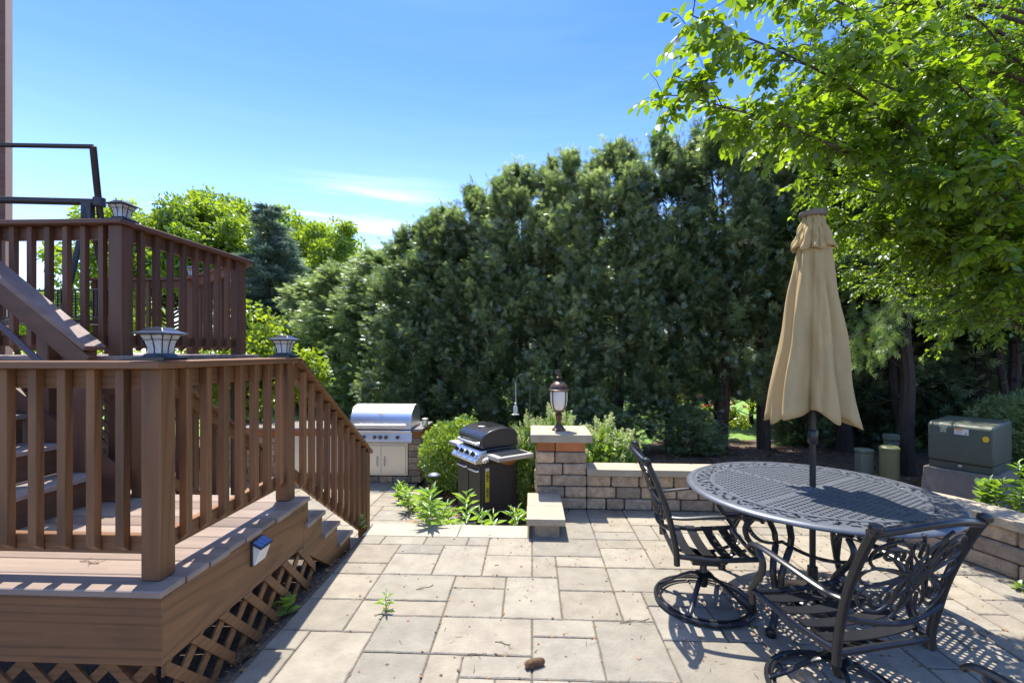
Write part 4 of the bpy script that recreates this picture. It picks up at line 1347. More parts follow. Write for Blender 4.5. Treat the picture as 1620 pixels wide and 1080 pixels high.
# ------------------------------------------------------------------ utility boxes
tp = W(0, 0)
ta, tb = W(5.33, 5.9), W(5.63, 5.40)
td = (tb - ta).normalized(); ang = math.atan2(td.y, td.x)
wdt = .94
tr = empty('transformer_box', (ta.x, ta.y, -.015), 'green pad-mounted transformer cabinet with yellow round sticker', 'utility box', rz=ang)
tr.scale = ((tb - ta).length / .94, .95, .75)
mb = MB(); mb.prism([(-.10, -.12, -.4), (wdt + .1, -.12, -.4), (wdt + .06, -.06, .24), (-.06, -.06, .24)], (0, .95, 0)); mb.build('concrete_pad', conc, tr, local=True, bevel=.01)
mb = MB(); mb.box(.0, 0, .242, wdt, .75, .36); mb.build('sill', green, tr, local=True, bevel=.01)
pr = [(0, .362), (0, .93)] + [(.07 - .07 * math.cos(a_), .93 + .07 * math.sin(a_)) for a_ in (.5, 1.0, 1.57)] + [(.72, 1.04), (.77, .98), (.77, .362)]
mb = MB(); mb.prism([(-.015, a_ - .02, b_) for a_, b_ in pr], (wdt + .03, 0, 0)); mb.build('cabinet', green, tr, local=True, bevel=.035, seg=3, smooth=True)
fr_y = -.0225
mb = MB(); mb.box(.40, fr_y - .002, .83, .61, fr_y, .925); mb.build('notice_label', white, tr, local=True)
mb = MB(); mb.box(.402, fr_y - .0035, .90, .53, fr_y - .0022, .923); mb.build('label_header', orange, tr, local=True)
mb = MB()
for k in range(5): mb.box(.41, fr_y - .0035, .84 + .011 * k, .51 - .01 * (k % 2), fr_y - .0022, .844 + .011 * k)
mb.lathe([(0, 0), (.02, 0), (.02, .001), (0, .001)], (0, 0, 0), 12)
mb.v = mb.v[:40]; mb.f = mb.f[:30]; mb.a = mb.a[:30]
mb.build('label_text', greyink, tr, local=True)
mb = MB(); mb.tube([(.575, fr_y - .0038, .853), (.575, fr_y - .002, .853)], .02, 12); mb.build('label_emblem', greyink, tr, local=True)
mb = MB(); mb.tube([(.85, fr_y - .004, .80), (.85, fr_y, .80)], .048, 28); mb.build('round_sticker', yel2, tr, local=True)
text('number_marking', '1203', .062, cream, tr, (.235, fr_y - .002, .925), (PI / 2, 0, 0), bold=.002)
text('number_marking', '275', .062, cream, tr, (.235, fr_y - .002, .865), (PI / 2, 0, 0), bold=.002)
mb = MB(); mb.box(.46, -.04, .30, .52, -.004, .34); mb.build('padlock', steeld, tr, local=True, bevel=.006)


def pedestal(px_, ytop, ybot, wpx, zc, kind, label):
    b = PX(px_, zc, ybot); t = PX(px_, zc, ytop); h = t.z - b.z; wv = wpx / F * zc / 2
    o = empty('utility_pedestal', b, label, 'utility pedestal')
    if kind == 'box':
        mb = MB(); mb.box(-wv * .9, -wv * .7, 0, wv * .9, wv * .7, h * .84); mb.build('body', greenl, o, local=True, bevel=.008)
        mb = MB(); mb.box(-wv, -wv * .8, h * .843, wv, wv * .8, h); mb.build('lid', greenl, o, local=True, bevel=.02, seg=3)
    else:
        mb = MB(); mb.lathe([(wv * .95, 0), (wv * .95, h * .86), (wv, h * .87), (wv, h * .95), (wv * .8, h), (0, h * 1.01)], n=24); mb.build('body', olive, o, local=True, smooth=True)
    return o
pedestal(1367, 709, 748, 22, 6.4, 'box', 'short pale green utility box left of the olive cylinder')
pedestal(1407, 705, 756, 27, 6.2, 'tube', 'olive green cylindrical utility pedestal behind the table')
pedestal(1410, 686, 752, 18, 6.9, 'box', 'taller green utility post directly behind the olive cylinder')

# ------------------------------------------------------------------ garden hook with feeder, path light
hk = empty('shepherd_hook', PX(838, 6.6, z=gz(0, 6.6)), 'thin black shepherd hook pole left of the pillar', 'garden hook')
b = PX(838, 6.6, z=gz(0, 6.6) - .05)
mb = MB(); mb.tube(spl([b, PX(838, 6.6, 700), PX(838, 6.6, 615), PX(835, 6.6, 599), PX(826, 6.6, 592), PX(818, 6.6, 597), PX(816, 6.6, 606)], 6), .0055, 7); mb.build('pole', M('grey_rod', (.13, .14, .135), .4, metal=.4), hk, smooth=True)
fd = empty('bird_feeder', PX(815.5, 6.58, 656), 'small clear bottle feeder hanging from the shepherd hook', 'bird feeder')
mb = MB(); mb.lathe([(.02, .02), (.032, .03), (.032, .10), (.02, .125), (.012, .14), (.012, .155)], n=16); mb.build('bottle', glassm, fd, local=True, smooth=True)
mb = MB(); mb.lathe([(.045, 0), (.05, .008), (.02, .02), (0, .021)], n=16); mb.lathe([(.015, .155), (.015, .17), (0, .18)], n=12); mb.tube([(0, 0, .17), (0, 0, .46)], .003, 5); mb.tube([(.012, 0, .17), (.004, 0, .46)], .002, 5); mb.build('base_and_wire', white, fd, local=True, smooth=True)
pl = empty('path_light', PX(687, 6.3, z=gz(-1, 6.3)), 'mushroom-capped garden path light beside the kitchen island', 'path light')
hgt = PX(687, 6.3, 748).z - gz(-1, 6.3)
mb = MB(); mb.tube([(0, 0, -.05), (0, 0, hgt - .02)], .008, 8); mb.build('stake', lampm, pl, local=True, smooth=True)
mb = MB(); mb.lathe([(.09, hgt - .03), (.085, hgt - .018), (.05, hgt), (0, hgt + .008)], n=24); mb.build('cap', M('blue_grey_metal', (.18, .2, .24), .4, metal=.5), pl, local=True, smooth=True)

# ------------------------------------------------------------------ vegetation helpers
LEAF = (np.array([(0, 0, 0), (-.30, .28, .06), (-.27, .66, .05), (0, 1, -.04), (.27, .66, .05), (.30, .28, .06)]), np.array([(0, 3, 2, 1), (0, 5, 4, 3)]))
LANCE = (np.array([(0, 0, 0), (-.09, .3, .03), (-.10, .6, .02), (0, 1, -.30), (.10, .6, .02), (.09, .3, .03)]), np.array([(0, 3, 2, 1), (0, 5, 4, 3)]))


def spray_tpl(n, spread, wd, bend=.0):
    v = []; f = []
    for k in range(n):
        t = (k / (n - 1) - .5) * 2 if n > 1 else 0
        a = t * spread
        ln = 1 - .35 * abs(t)
        y0 = .0 + .28 * (1 - abs(t)) if n > 3 else 0
        d = np.array([math.sin(a), math.cos(a), 0]); s = np.array([math.cos(a), -math.sin(a), 0]) * wd
        b = np.array([0, y0, 0]); m = b + d * (ln - y0 * .5) * .5 + np.array([0, 0, bend]); tip = b + d * (ln - y0 * .5) - np.array([0, 0, bend])
        i = len(v)
        v += [b, m - s, tip, m + s]; f.append((i, i + 3, i + 2, i + 1))
    return np.array(v), np.array(f)


SPRAY = spray_tpl(6, 1.15, .062, .04)
SPRAYS = spray_tpl(3, .9, .11, .03)
NEED = spray_tpl(5, 1.25, .055)
BLOB = (np.array([(0, 0, 0), (-.4, .5, .08), (0, 1, 0), (.4, .5, -.08)]), np.array([(0, 3, 2, 1)]))


def unit(a):
    return a / np.maximum(np.linalg.norm(a, axis=-1, keepdims=True), 1e-9)


def scatter(name, mat, parent, tpl, pos, along, nrm, size, val, local=True):
    tv, tf = tpl
    a = unit(along); b = unit(np.cross(a, nrm)); n = np.cross(b, a)
    Nn = len(pos); k = len(tv)
    vs = pos[:, None, :] + (tv[None, :, 0:1] * b[:, None, :] + tv[None, :, 1:2] * a[:, None, :] + tv[None, :, 2:3] * n[:, None, :]) * np.asarray(size).reshape(-1, 1, 1)
    vs = vs.reshape(-1, 3)
    fs = (tf[None] + (np.arange(Nn) * k)[:, None, None]).reshape(-1)
    m = len(tf)
    me = bpy.data.meshes.new(name)
    me.vertices.add(len(vs)); me.vertices.foreach_set('co', vs.astype(np.float32).ravel())
    me.loops.add(len(fs)); me.loops.foreach_set('vertex_index', fs.astype(np.int32))
    me.polygons.add(Nn * m)
    me.polygons.foreach_set('loop_start', np.arange(0, Nn * m * 4, 4, dtype=np.int32))
    me.update(calc_edges=True)
    at = me.attributes.new('v', 'FLOAT', 'FACE'); at.data.foreach_set('value', np.repeat(val, m).astype(np.float32))
    me.materials.append(mat)
    return link(name, me, parent, local)


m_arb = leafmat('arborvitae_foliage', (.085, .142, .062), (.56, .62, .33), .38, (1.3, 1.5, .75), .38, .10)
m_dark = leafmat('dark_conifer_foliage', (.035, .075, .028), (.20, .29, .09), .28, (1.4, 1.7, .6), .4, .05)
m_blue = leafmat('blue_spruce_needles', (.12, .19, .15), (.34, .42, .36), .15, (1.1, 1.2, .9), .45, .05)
m_new = leafmat('spruce_new_growth', (.16, .25, .05), (.46, .58, .14), .35, (1.4, 1.5, .5), .45, .05)
m_cherry = leafmat('oval_leaves', (.075, .145, .018), (.205, .305, .032), .60, (1.95, 1.85, .35), .4, .045)
m_decid = leafmat('deciduous_leaves', (.13, .215, .025), (.29, .38, .055), .48, (1.7, 1.65, .4), .4, .06)
m_bright = leafmat('bright_shrub_leaves', (.15, .25, .025), (.34, .44, .05), .45, (1.5, 1.4, .4), .4, .06)
m_box = leafmat('boxwood_leaves', (.14, .24, .03), (.38, .48, .08), .35, (1.4, 1.4, .5), .4, .08)
m_hyd = leafmat('hydrangea_leaves', (.12, .22, .045), (.32, .44, .10), .35, (1.4, 1.4, .5), .4, .06)
m_pan = leafmat('panicle_flowers', (.42, .50, .20), (.68, .72, .40), .3, (1.1, 1.1, .8), .6, .02)
m_herb = leafmat('herb_leaves', (.13, .25, .04), (.30, .44, .09), .42, (1.4, 1.4, .4), .4, .08)
m_red = leafmat('red_petals', (.45, .03, .06), (.65, .12, .18), .3, (1, .6, .6), .5, .03)
m_yw = leafmat('pale_conifer_foliage', (.16, .22, .07), (.36, .42, .18), .3, (1.2, 1.3, .6), .4, .05)


def trunk_mb(H, r, lean=(0, 0), seed=0, n=12, kinks=.05):
    rr = random.Random(seed)
    pts = []; rad = []
    for i in range(10):
        t = i / 9
        pts.append((lean[0] * t + rr.uniform(-kinks, kinks) * (t > 0), lean[1] * t + rr.uniform(-kinks, kinks) * (t > 0), -.1 + H * t))
        rad.append(r * (1 - .78 * t) * (1.35 if i == 0 else 1))
    mb = MB(); mb.tube(spl(pts, 3), list(np.interp(np.linspace(0, 1, 28), np.linspace(0, 1, 10), rad)), n)
    return mb, pts


def arbor(name, seed, H, Rr, nb, per, t0, mat, label, tcount=3, tr=.06, size=.125, barkm=None):
    rg_ = np.random.default_rng(seed)
    root = bpy.data.objects.new(name, None); COL.objects.link(root); WL[root.name] = Vector((0, 0, 0)); root.empty_display_size = .1
    t = t0 + (1 - t0) * rg_.random(nb) ** .92
    az = rg_.random(nb) * 2 * PI
    prof = Rr * np.clip(((t - t0 + .04) / .13), 0, 1) ** .55 * (1 - t ** 3.2) ** .62
    rt = prof * rg_.uniform(.62, 1.22, nb) + .05
    bz = t * H
    cnt = nb * per
    bi = np.repeat(np.arange(nb), per)
    u = rg_.random(cnt) ** .42
    csz = rg_.uniform(.07, .155, nb) * (.55 + .45 * prof / Rr)
    dirx, diry = np.cos(az[bi]), np.sin(az[bi])
    sp = rg_.normal(0, 1, (cnt, 3)) * csz[bi][:, None] * (.6 + .4 * u)[:, None]
    rad = (.2 + .8 * u) * rt[bi]
    pos = np.stack([dirx * rad, diry * rad, bz[bi] - .34 + .62 * u ** 1.8 * (.5 + .5 * (rt[bi] / Rr))], 1) + sp * np.array([1, 1, .85])
    up_ = np.clip(sp[:, 2] / csz[bi] * .5 + .5, 0, 1)
    along = np.stack([dirx * .9, diry * .9, .15 + .5 * up_], 1) + rg_.normal(0, .42, (cnt, 3))
    nrm = rg_.normal(0, .6, (cnt, 3)) + np.array([0, 0, .9]) + np.stack([dirx, diry, np.zeros(cnt)], 1) * .35
    so = rg_.uniform(0, 6, 4)
    nn_ = np.sin(pos[:, 0] * 4.6 + pos[:, 2] * .9 + so[0]) + np.sin(pos[:, 1] * 5.1 - pos[:, 2] * .8 + so[1]) + np.sin(pos[:, 2] * 3.1 + pos[:, 0] * 2.4 + so[2]) + .6 * np.sin((pos[:, 0] - pos[:, 1]) * 9 + pos[:, 2] * 4.3 + so[3])
    keep = (pos[:, 2] > t0 * H - .15) & ((nn_ > -1.3) | (pos[:, 2] > .9 * H))
    bv = rg_.random(nb)
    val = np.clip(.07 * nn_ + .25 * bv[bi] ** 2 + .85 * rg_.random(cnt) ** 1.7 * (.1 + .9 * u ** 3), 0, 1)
    k = keep
    P0, A0, N0, S0_, V0 = pos[k], along[k], nrm[k], rg_.uniform(.75, 1.25, k.sum()) * size, val[k]
    # young plumes standing out of the crown
    npl, m = int(nb * .8), 11
    tp2 = t0 + (1 - t0) * rg_.random(npl) ** .8; az2 = rg_.random(npl) * 2 * PI
    r2 = Rr * np.clip(((tp2 - t0 + .04) / .13), 0, 1) ** .55 * (1 - tp2 ** 3.2) ** .62 * rg_.uniform(.9, 1.12, npl)
    b2 = np.stack([np.cos(az2) * r2, np.sin(az2) * r2, tp2 * H], 1)
    d2 = unit(np.stack([np.cos(az2), np.sin(az2), rg_.uniform(.25, 1.6, npl)], 1) + rg_.normal(0, .2, (npl, 3)))
    l2 = rg_.uniform(.16, .34, npl) * min(1, H / 5)
    fr2 = np.tile(np.arange(m) / (m - 1), npl); i2 = np.repeat(np.arange(npl), m)
    sd2 = rg_.normal(0, 1, (npl * m, 3)); tone = rg_.uniform(.25, 1, npl)
    P2_ = b2[i2] + d2[i2] * (l2[i2] * fr2)[:, None] + sd2 * (.028 * (1.2 - fr2))[:, None]
    A2_ = d2[i2] + sd2 * .45; N2_ = rg_.normal(0, .5, (npl * m, 3)) + np.array([0, 0, .8]) + np.stack([np.cos(az2), np.sin(az2), 0 * az2], 1)[i2] * .5
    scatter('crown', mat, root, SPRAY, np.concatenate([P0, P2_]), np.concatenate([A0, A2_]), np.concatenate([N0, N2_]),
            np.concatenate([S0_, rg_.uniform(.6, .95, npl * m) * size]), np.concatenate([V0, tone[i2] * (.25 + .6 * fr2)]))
    rr = random.Random(seed)
    mb = MB()
    for q in range(tcount):
        a_ = rr.uniform(0, 2 * PI); ln_ = rr.uniform(.15, .4)
        m2, _ = trunk_mb(H * rr.uniform(.75, .93), tr * rr.uniform(.7, 1.2), (math.cos(a_) * ln_, math.sin(a_) * ln_), seed * 7 + q, 8, .04)
        off = Vector((math.cos(a_) * .09, math.sin(a_) * .09, 0))
        mb.add([Vector(p_) + off for p_ in m2.v], m2.f)
    for q in range(46):
        tt = rr.uniform(max(.06, t0 * .5), .85); a_ = rr.uniform(0, 2 * PI); r_ = Rr * .8 * (1 - tt ** 3)
        p0 = Vector((0, 0, tt * H - .3)); p1 = Vector((math.cos(a_) * r_, math.sin(a_) * r_, tt * H + .15))
        mb.tube([p0, (p0 + p1) / 2 + Vector((0, 0, -.06)), p1], [.014, .010, .004], 5, caps=False)
    mb.build('trunk', barkm or bark, root, local=True, smooth=True)
    return root


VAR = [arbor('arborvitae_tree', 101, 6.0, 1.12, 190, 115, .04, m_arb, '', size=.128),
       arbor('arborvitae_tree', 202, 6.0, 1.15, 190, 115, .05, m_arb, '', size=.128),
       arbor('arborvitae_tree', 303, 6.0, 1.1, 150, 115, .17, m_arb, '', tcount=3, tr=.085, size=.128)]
used = set()


def place(proto, key, loc, sxy, sz, rz, label, cat, group):
    o = proto if key not in used else copy_tree(proto)
    used.add(key)
    o.location = loc; o.scale = (sxy, sxy, sz); o.rotation_euler.z = rz
    return tag(o, label, cat, group)


HG = 'tall arborvitae trees in the evergreen row'
hedge = [(1370, 225, 9.6, 1.1, 2, 'arborvitae tree right of the umbrella top, partly behind the overhanging leaves'), (1292, 215, 9.3, 1.05, 2, 'arborvitae tree directly behind the closed umbrella canopy'),
         (1212, 192, 8.9, .95, 2, 'tallest arborvitae with bare reddish trunk, just left of the umbrella top'),
         (1135, 186, 9.2, 1.0, 2, 'tall arborvitae second left of the umbrella with thin sky gaps near the top'),
         (1055, 218, 9.6, .95, 1, 'arborvitae tree behind the left armchair, between the lantern tree and the bare trunk'),
         (972, 232, 9.7, 1.0, 0, 'arborvitae tree rising right of the pillar lantern'),
         (892, 248, 10.1, 1.0, 1, 'arborvitae tree rising directly behind the pillar lantern'),
         (820, 266, 10.4, 1.0, 0, 'arborvitae tree behind the shepherd hook and cart grill'),
         (757, 300, 10.7, 1.0, 1, 'arborvitae tree behind the clipped boxwood, shorter than those to its right'),
         (704, 332, 11.0, 1.0, 0, 'arborvitae tree behind the right side of the kitchen island'),
         (655, 362, 11.4, .95, 1, 'arborvitae with sunlit left flank above the steel grill hood'),
         (598, 398, 13.6, 1.15, 0, 'arborvitae behind the left half of the steel grill hood'),
         (540, 418, 14.6, 1.15, 1, 'arborvitae second from the left end of the evergreen row'),
         (490, 446, 15.6, 1.15, 0, 'leftmost and lowest arborvitae, just right of the bright yellow-green shrub')]
rh = random.Random(77)
for i, (px_, py_, zc, rs, var, lab) in enumerate(hedge):
    p = PX(px_, zc, py_)
    g = gz(p.x, p.y)
    rs *= .94 if i < 10 else 1
    place(VAR[var], var, (p.x, p.y, g), rs, (p.z - g) / 6.0, rh.uniform(0, 6.28), lab, 'tree', HG)

# low evergreen shrubs at the foot of the row
SH = arbor('evergreen_shrub', 404, 1.5, .62, 70, 110, .02, m_arb, '', tcount=1, tr=.02, size=.10)
lows = [(950, 8.9, .85, 'low evergreen boughs behind the panicle bush right of the pillar'), (1090, 8.9, .75, 'low evergreen boughs behind the left end of the table'), (1270, 9.6, .8, 'low evergreen boughs behind the umbrella pole'), (1345, 9.9, 1.25, 'low evergreen boughs between the umbrella pole and the small utility box'), (1440, 9.6, 1.5, 'low evergreen boughs behind the olive cylinder'), (1520, 10.2, 1.6, 'low evergreen boughs behind the transformer cabinet'), (1600, 9.2, 1.3, 'low evergreen boughs behind the pale conifer shrub')]
for i, (px_, zc, s_, lab) in enumerate(lows):
    p = PX(px_, zc, z=0); o = SH if i == 0 else copy_tree(SH)
    o.location = (p.x, p.y, gz(p.x, p.y)); o.scale = (s_ * 1.15, s_ * 1.15, s_ * (.75 if s_ < 1.2 else 1.0)); o.rotation_euler.z = i * 1.3
    tag(o, lab, 'shrub', 'low evergreen boughs under the arborvitae row')

# dark conifers on the right, thin trunks and open understorey
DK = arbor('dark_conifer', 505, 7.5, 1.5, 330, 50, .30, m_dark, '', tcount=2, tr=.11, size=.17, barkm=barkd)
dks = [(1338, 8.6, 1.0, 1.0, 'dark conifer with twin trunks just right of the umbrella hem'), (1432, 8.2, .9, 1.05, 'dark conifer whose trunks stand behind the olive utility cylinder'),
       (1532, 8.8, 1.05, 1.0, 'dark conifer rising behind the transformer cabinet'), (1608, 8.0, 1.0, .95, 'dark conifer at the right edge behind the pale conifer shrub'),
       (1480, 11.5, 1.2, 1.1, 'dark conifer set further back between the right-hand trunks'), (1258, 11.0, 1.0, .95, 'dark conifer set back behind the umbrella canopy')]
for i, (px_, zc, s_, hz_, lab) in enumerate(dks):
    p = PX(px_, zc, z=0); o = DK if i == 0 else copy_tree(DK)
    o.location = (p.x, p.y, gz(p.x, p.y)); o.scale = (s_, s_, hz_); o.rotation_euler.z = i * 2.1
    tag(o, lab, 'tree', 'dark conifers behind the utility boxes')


def limb_tree(name, seed, H, Rr, nblob, nleaf, size, mat, tpl=LEAF, tr=.2, fill=.32, base=.25, squash=.9, clump=.17):
    """broadleaf tree: trunk, limbs reaching leaf clumps spread through an uneven crown"""
    rg_ = np.random.default_rng(seed); rr = random.Random(seed)
    root = bpy.data.objects.new(name, None); COL.objects.link(root); WL[root.name] = Vector((0, 0, 0)); root.empty_display_size = .1
    d = unit(rg_.normal(0, 1, (nblob, 3))); d[:, 2] = np.abs(d[:, 2]) * 1.15 - .35
    rad = rg_.random(nblob) ** fill
    lump = 1 + .18 * np.sin(d[:, 0] * 5 + seed) + .14 * np.sin(d[:, 1] * 7 + seed * 2) + .1 * np.sin(d[:, 2] * 9)
    hz2 = H * (1 - base) / 2
    cen = np.array([0, 0, H * base + hz2 * .8])
    bp = cen + d * rad[:, None] * lump[:, None] * np.array([Rr, Rr, hz2 * 1.1])
    bs = rg_.uniform(.6, 1.3, nblob) * Rr * clump
    bi = rg_.integers(0, nblob, nleaf)
    off = rg_.normal(0, 1, (nleaf, 3)); off = unit(off) * (rg_.random(nleaf) ** .45)[:, None]
    pos = bp[bi] + off * bs[bi][:, None] * np.array([1.15, 1.15, squash])
    along = off + rg_.normal(0, .6, (nleaf, 3)) + np.array([0, 0, -.25])
    nrm = rg_.normal(0, .75, (nleaf, 3)) + np.array([0, 0, .9])
    val = np.clip(.45 * rg_.random(nblob)[bi] + .6 * rg_.random(nleaf), 0, 1)
    scatter('crown', mat, root, tpl, pos, along, nrm, rg_.uniform(.7, 1.25, nleaf) * size, val)
    mb, tp_ = trunk_mb(H * .78, tr, (rr.uniform(-.3, .3), rr.uniform(-.3, .3)), seed, 10, .06 * H / 8)
    for q in range(min(nblob, 60)):
        b_ = Vector(bp[q]); zt = min(H * .7, max(H * base * .7, b_.z - (Vector((b_.x, b_.y, 0)).length) * .55 - .2))
        s_ = Vector((0, 0, zt)); mid = s_.lerp(b_, .5) + Vector((0, 0, -.05 * Rr))
        mb.tube(spl([s_, mid, b_], 3), list(np.linspace(tr * .28, tr * .04, 7)), 5, caps=False)
    mb.build('trunk', bark, root, local=True, smooth=True)
    return root


# distant broadleaf trees
DT = [limb_tree('broadleaf_tree', 11, 10, 4.0, 110, 34000, .20, m_decid, tr=.24, clump=.165), limb_tree('broadleaf_tree', 12, 10, 4.0, 105, 34000, .20, m_decid, tr=.24, clump=.16)]
far = [(268, 300, 23, 1.0, 0, 'yellow-green broadleaf tree at the left of the distant group, above the deck corner lamp'),
       (345, 282, 24, .95, 1, 'tallest yellow-green broadleaf tree of the distant left group'),
       (425, 300, 26, 1.1, 0, 'broadleaf tree behind the blue spruce'),
       (500, 348, 25, .9, 1, 'rounded yellow-green tree meeting the sky right of the blue spruce'),
       (150, 440, 30, 1.0, 1, 'far low broadleaf tree seen between the upper deck balusters'),
       (30, 470, 34, 1.1, 0, 'farthest low tree beyond the patio swing')]
for i in range(9):
    far.append((560 + i * 125, (430, 400, 380, 360, 350, 345, 345, 350, 360)[i], 24 + (i % 3) * 3, 1.25, i % 2, 'sunlit broadleaf tree beyond the evergreen row, behind ' + ('the steel grill hood', 'the boxwood', 'the shepherd hook', 'the pillar lantern', 'the low wall left of the chair', 'the left armchair', 'the bare arborvitae trunk', 'the umbrella', 'the transformer cabinet')[i]))
for i, (px_, py_, zc, s_, var, lab) in enumerate(far):
    p = PX(px_, zc, py_)
    o = place(DT[var], ('dt', var), (p.x, p.y, LOW), s_, (p.z - LOW) / 9.6, i * 1.7, lab, 'tree', 'distant broadleaf trees' if i < 6 else 'sunlit trees beyond the evergreen row')


def spruce(name, seed, H, Rr, mat, nwh=26, size=.2):
    rg_ = np.random.default_rng(seed); root = bpy.data.objects.new(name, None); COL.objects.link(root); WL[root.name] = Vector((0, 0, 0)); root.empty_display_size = .1
    P_ = []; A_ = []; V_ = []
    mb, _ = trunk_mb(H * .98, .13, (0, 0), seed, 8, .02)
    for k in range(nwh):
        t = (k + .5) / nwh; z = H * (.06 + .93 * t); r_ = Rr * (1 - t) ** .85 + .06
        nb_ = 9 if t < .8 else 6
        for q in range(nb_):
            a_ = rg_.random() * 2 * PI; rr_ = r_ * rg_.uniform(.75, 1.12)
            dirv = np.array([math.cos(a_), math.sin(a_), 0]); m = int(26 * rr_ / Rr) + 8
            mb.tube([(0, 0, z), tuple(dirv * rr_ * .9 + np.array([0, 0, z - .12 * rr_]))], [.02, .005], 4, caps=False)
            for j in range(m * 3):
                u = rg_.random() ** .7
                side = np.array([-dirv[1], dirv[0], 0]) * rg_.normal(0, .22) * rr_ * (1.1 - u)
                p_ = dirv * rr_ * u + side + np.array([0, 0, z - .25 * rr_ * u + .14 * rr_ * u * u + rg_.normal(0, .03)])
                P_.append(p_); A_.append(dirv + side * 2 + np.array([0, 0, .15]) + rg_.normal(0, .25, 3)); V_.append(.2 + .8 * u * rg_.random())
    P_ = np.array(P_); A_ = np.array(A_); V_ = np.array(V_)
    scatter('crown', mat, root, NEED, P_, A_, rg_.normal(0, .6, P_.shape) + np.array([0, 0, 1]), rg_.uniform(.8, 1.2, len(P_)) * size, V_)
    mb.build('trunk', barkd, root, local=True, smooth=True)
    return root


p = PX(425, 17, 322)
bs_ = spruce('blue_spruce', 31, 7.6, 1.75, m_blue, 30, .26)
bs_.location = (p.x, p.y, LOW); bs_.scale = (1.45, 1.45, (p.z - LOW) / 7.6)
tag(bs_, 'conical blue-green spruce between the decks and the evergreen row', 'tree')

# bright shrubs on the left
yb = limb_tree('flowering_shrub', 41, 3.1, 1.0, 60, 9000, .10, m_bright, tr=.05, base=.1, clump=.26)
p = PX(405, 8.6, z=0); yb.location = (p.x, p.y, LOW); tag(yb, 'tall bright yellow-green leafy shrub behind the upper deck corner', 'shrub')
yb.scale = (1, 1, .98)
for i, (px_, zc, s_, lab) in enumerate(((300, 9.5, 1.1, 'bright leafy shrub seen through the upper deck side balusters'), (190, 10.5, 1.15, 'bright leafy shrub behind the upper deck corner post'), (85, 11.5, 1.0, 'bright leafy shrub seen beneath the patio swing'))):
    c = copy_tree(yb); p = PX(px_, zc, z=0); c.location = (p.x, p.y, LOW); c.scale = (s_, s_, .8); c.rotation_euler.z = i + 1
    tag(c, lab, 'shrub', 'bright shrubs beyond the decks')
tag(yb, group='bright shrubs beyond the decks')


def round_shrub(name, seed, rx, rz_, n, size, mat, tpl=LEAF, stems=10):
    rg_ = np.random.default_rng(seed); root = bpy.data.objects.new(name, None); COL.objects.link(root); WL[root.name] = Vector((0, 0, 0)); root.empty_display_size = .1
    d = unit(rg_.normal(0, 1, (n, 3)))
    lump = 1 + .05 * np.sin(d[:, 0] * 9 + 1) + .05 * np.sin(d[:, 1] * 11 + d[:, 2] * 6) + .04 * np.sin(d[:, 2] * 15 + d[:, 0] * 8)
    rad = (1 - .42 * rg_.random(n) ** 1.8) * lump + rg_.normal(0, .018, n)
    pos = d * rad[:, None] * np.array([rx, rx, rz_]) + np.array([0, 0, rz_ * .92])
    pos[:, 2] = np.maximum(pos[:, 2], .03)
    al = d + rg_.normal(0, .6, (n, 3)) + np.array([0, 0, .35])
    nr = rg_.normal(0, .7, (n, 3)) + d * .5 + np.array([0, 0, .5])
    scatter('foliage', mat, root, tpl, pos, al, nr, rg_.uniform(.7, 1.3, n) * size, rg_.random(n))
    mb = MB()
    for k in range(stems):
        a_ = rg_.random() * 6.28; q = Vector((math.cos(a_) * rx * .75, math.sin(a_) * rx * .75, rz_ * rg_.uniform(.9, 1.5)))
        mb.tube(spl([(0, 0, -.05), q * .45, q], 3), [.02, .016, .013, .011, .009, .007, .004], 5, caps=False)
    mb.build('stems', twigm, root, local=True)
    return root


bx_ = round_shrub('boxwood_shrub', 51, .60, .47, 15000, .042, m_box)
p = PX(731, 6.9, z=0); bx_.location = (p.x, p.y, LOW); bx_.scale = (1.04, .88, 1.12)
tag(bx_, 'rounded clipped green boxwood behind the cart grill', 'shrub')
yw = round_shrub('pale_conifer_shrub', 52, .75, .62, 9000, .085, m_yw, SPRAYS)
p = PX(1650, 6.4, z=0); yw.location = (p.x, p.y, -.15); tag(yw, 'rounded pale green conifer shrub at the right edge beside the transformer', 'shrub')


def hydrangea(name, seed, rx, h, nl, nf):
    root = round_shrub(name, seed, rx, h / 2, nl, .085, m_hyd)
    rg_ = np.random.default_rng(seed + 1); P_ = []; A_ = []
    for k in range(nf):
        a_ = rg_.random() * 6.28; r_ = rx * rg_.random() ** .5; z = h * (1 - .42 * (r_ / rx) ** 2) + rg_.uniform(-.06, .1)
        b_ = np.array([math.cos(a_) * r_, math.sin(a_) * r_, z]); dv = unit(np.array([math.cos(a_) * r_ * .9, math.sin(a_) * r_ * .9, .5])[None])[0]
        for j in range(70):
            u = rg_.random(); P_.append(b_ + dv * u * .15 + rg_.normal(0, 1, 3) * .024 * (1.15 - u)); A_.append(rg_.normal(0, 1, 3))
    P_ = np.array(P_); A_ = np.array(A_)
    scatter('flower_panicles', m_pan, root, BLOB, P_, A_, rg_.normal(0, 1, P_.shape), rg_.uniform(.016, .028, len(P_)), rg_.random(len(P_)))
    return root


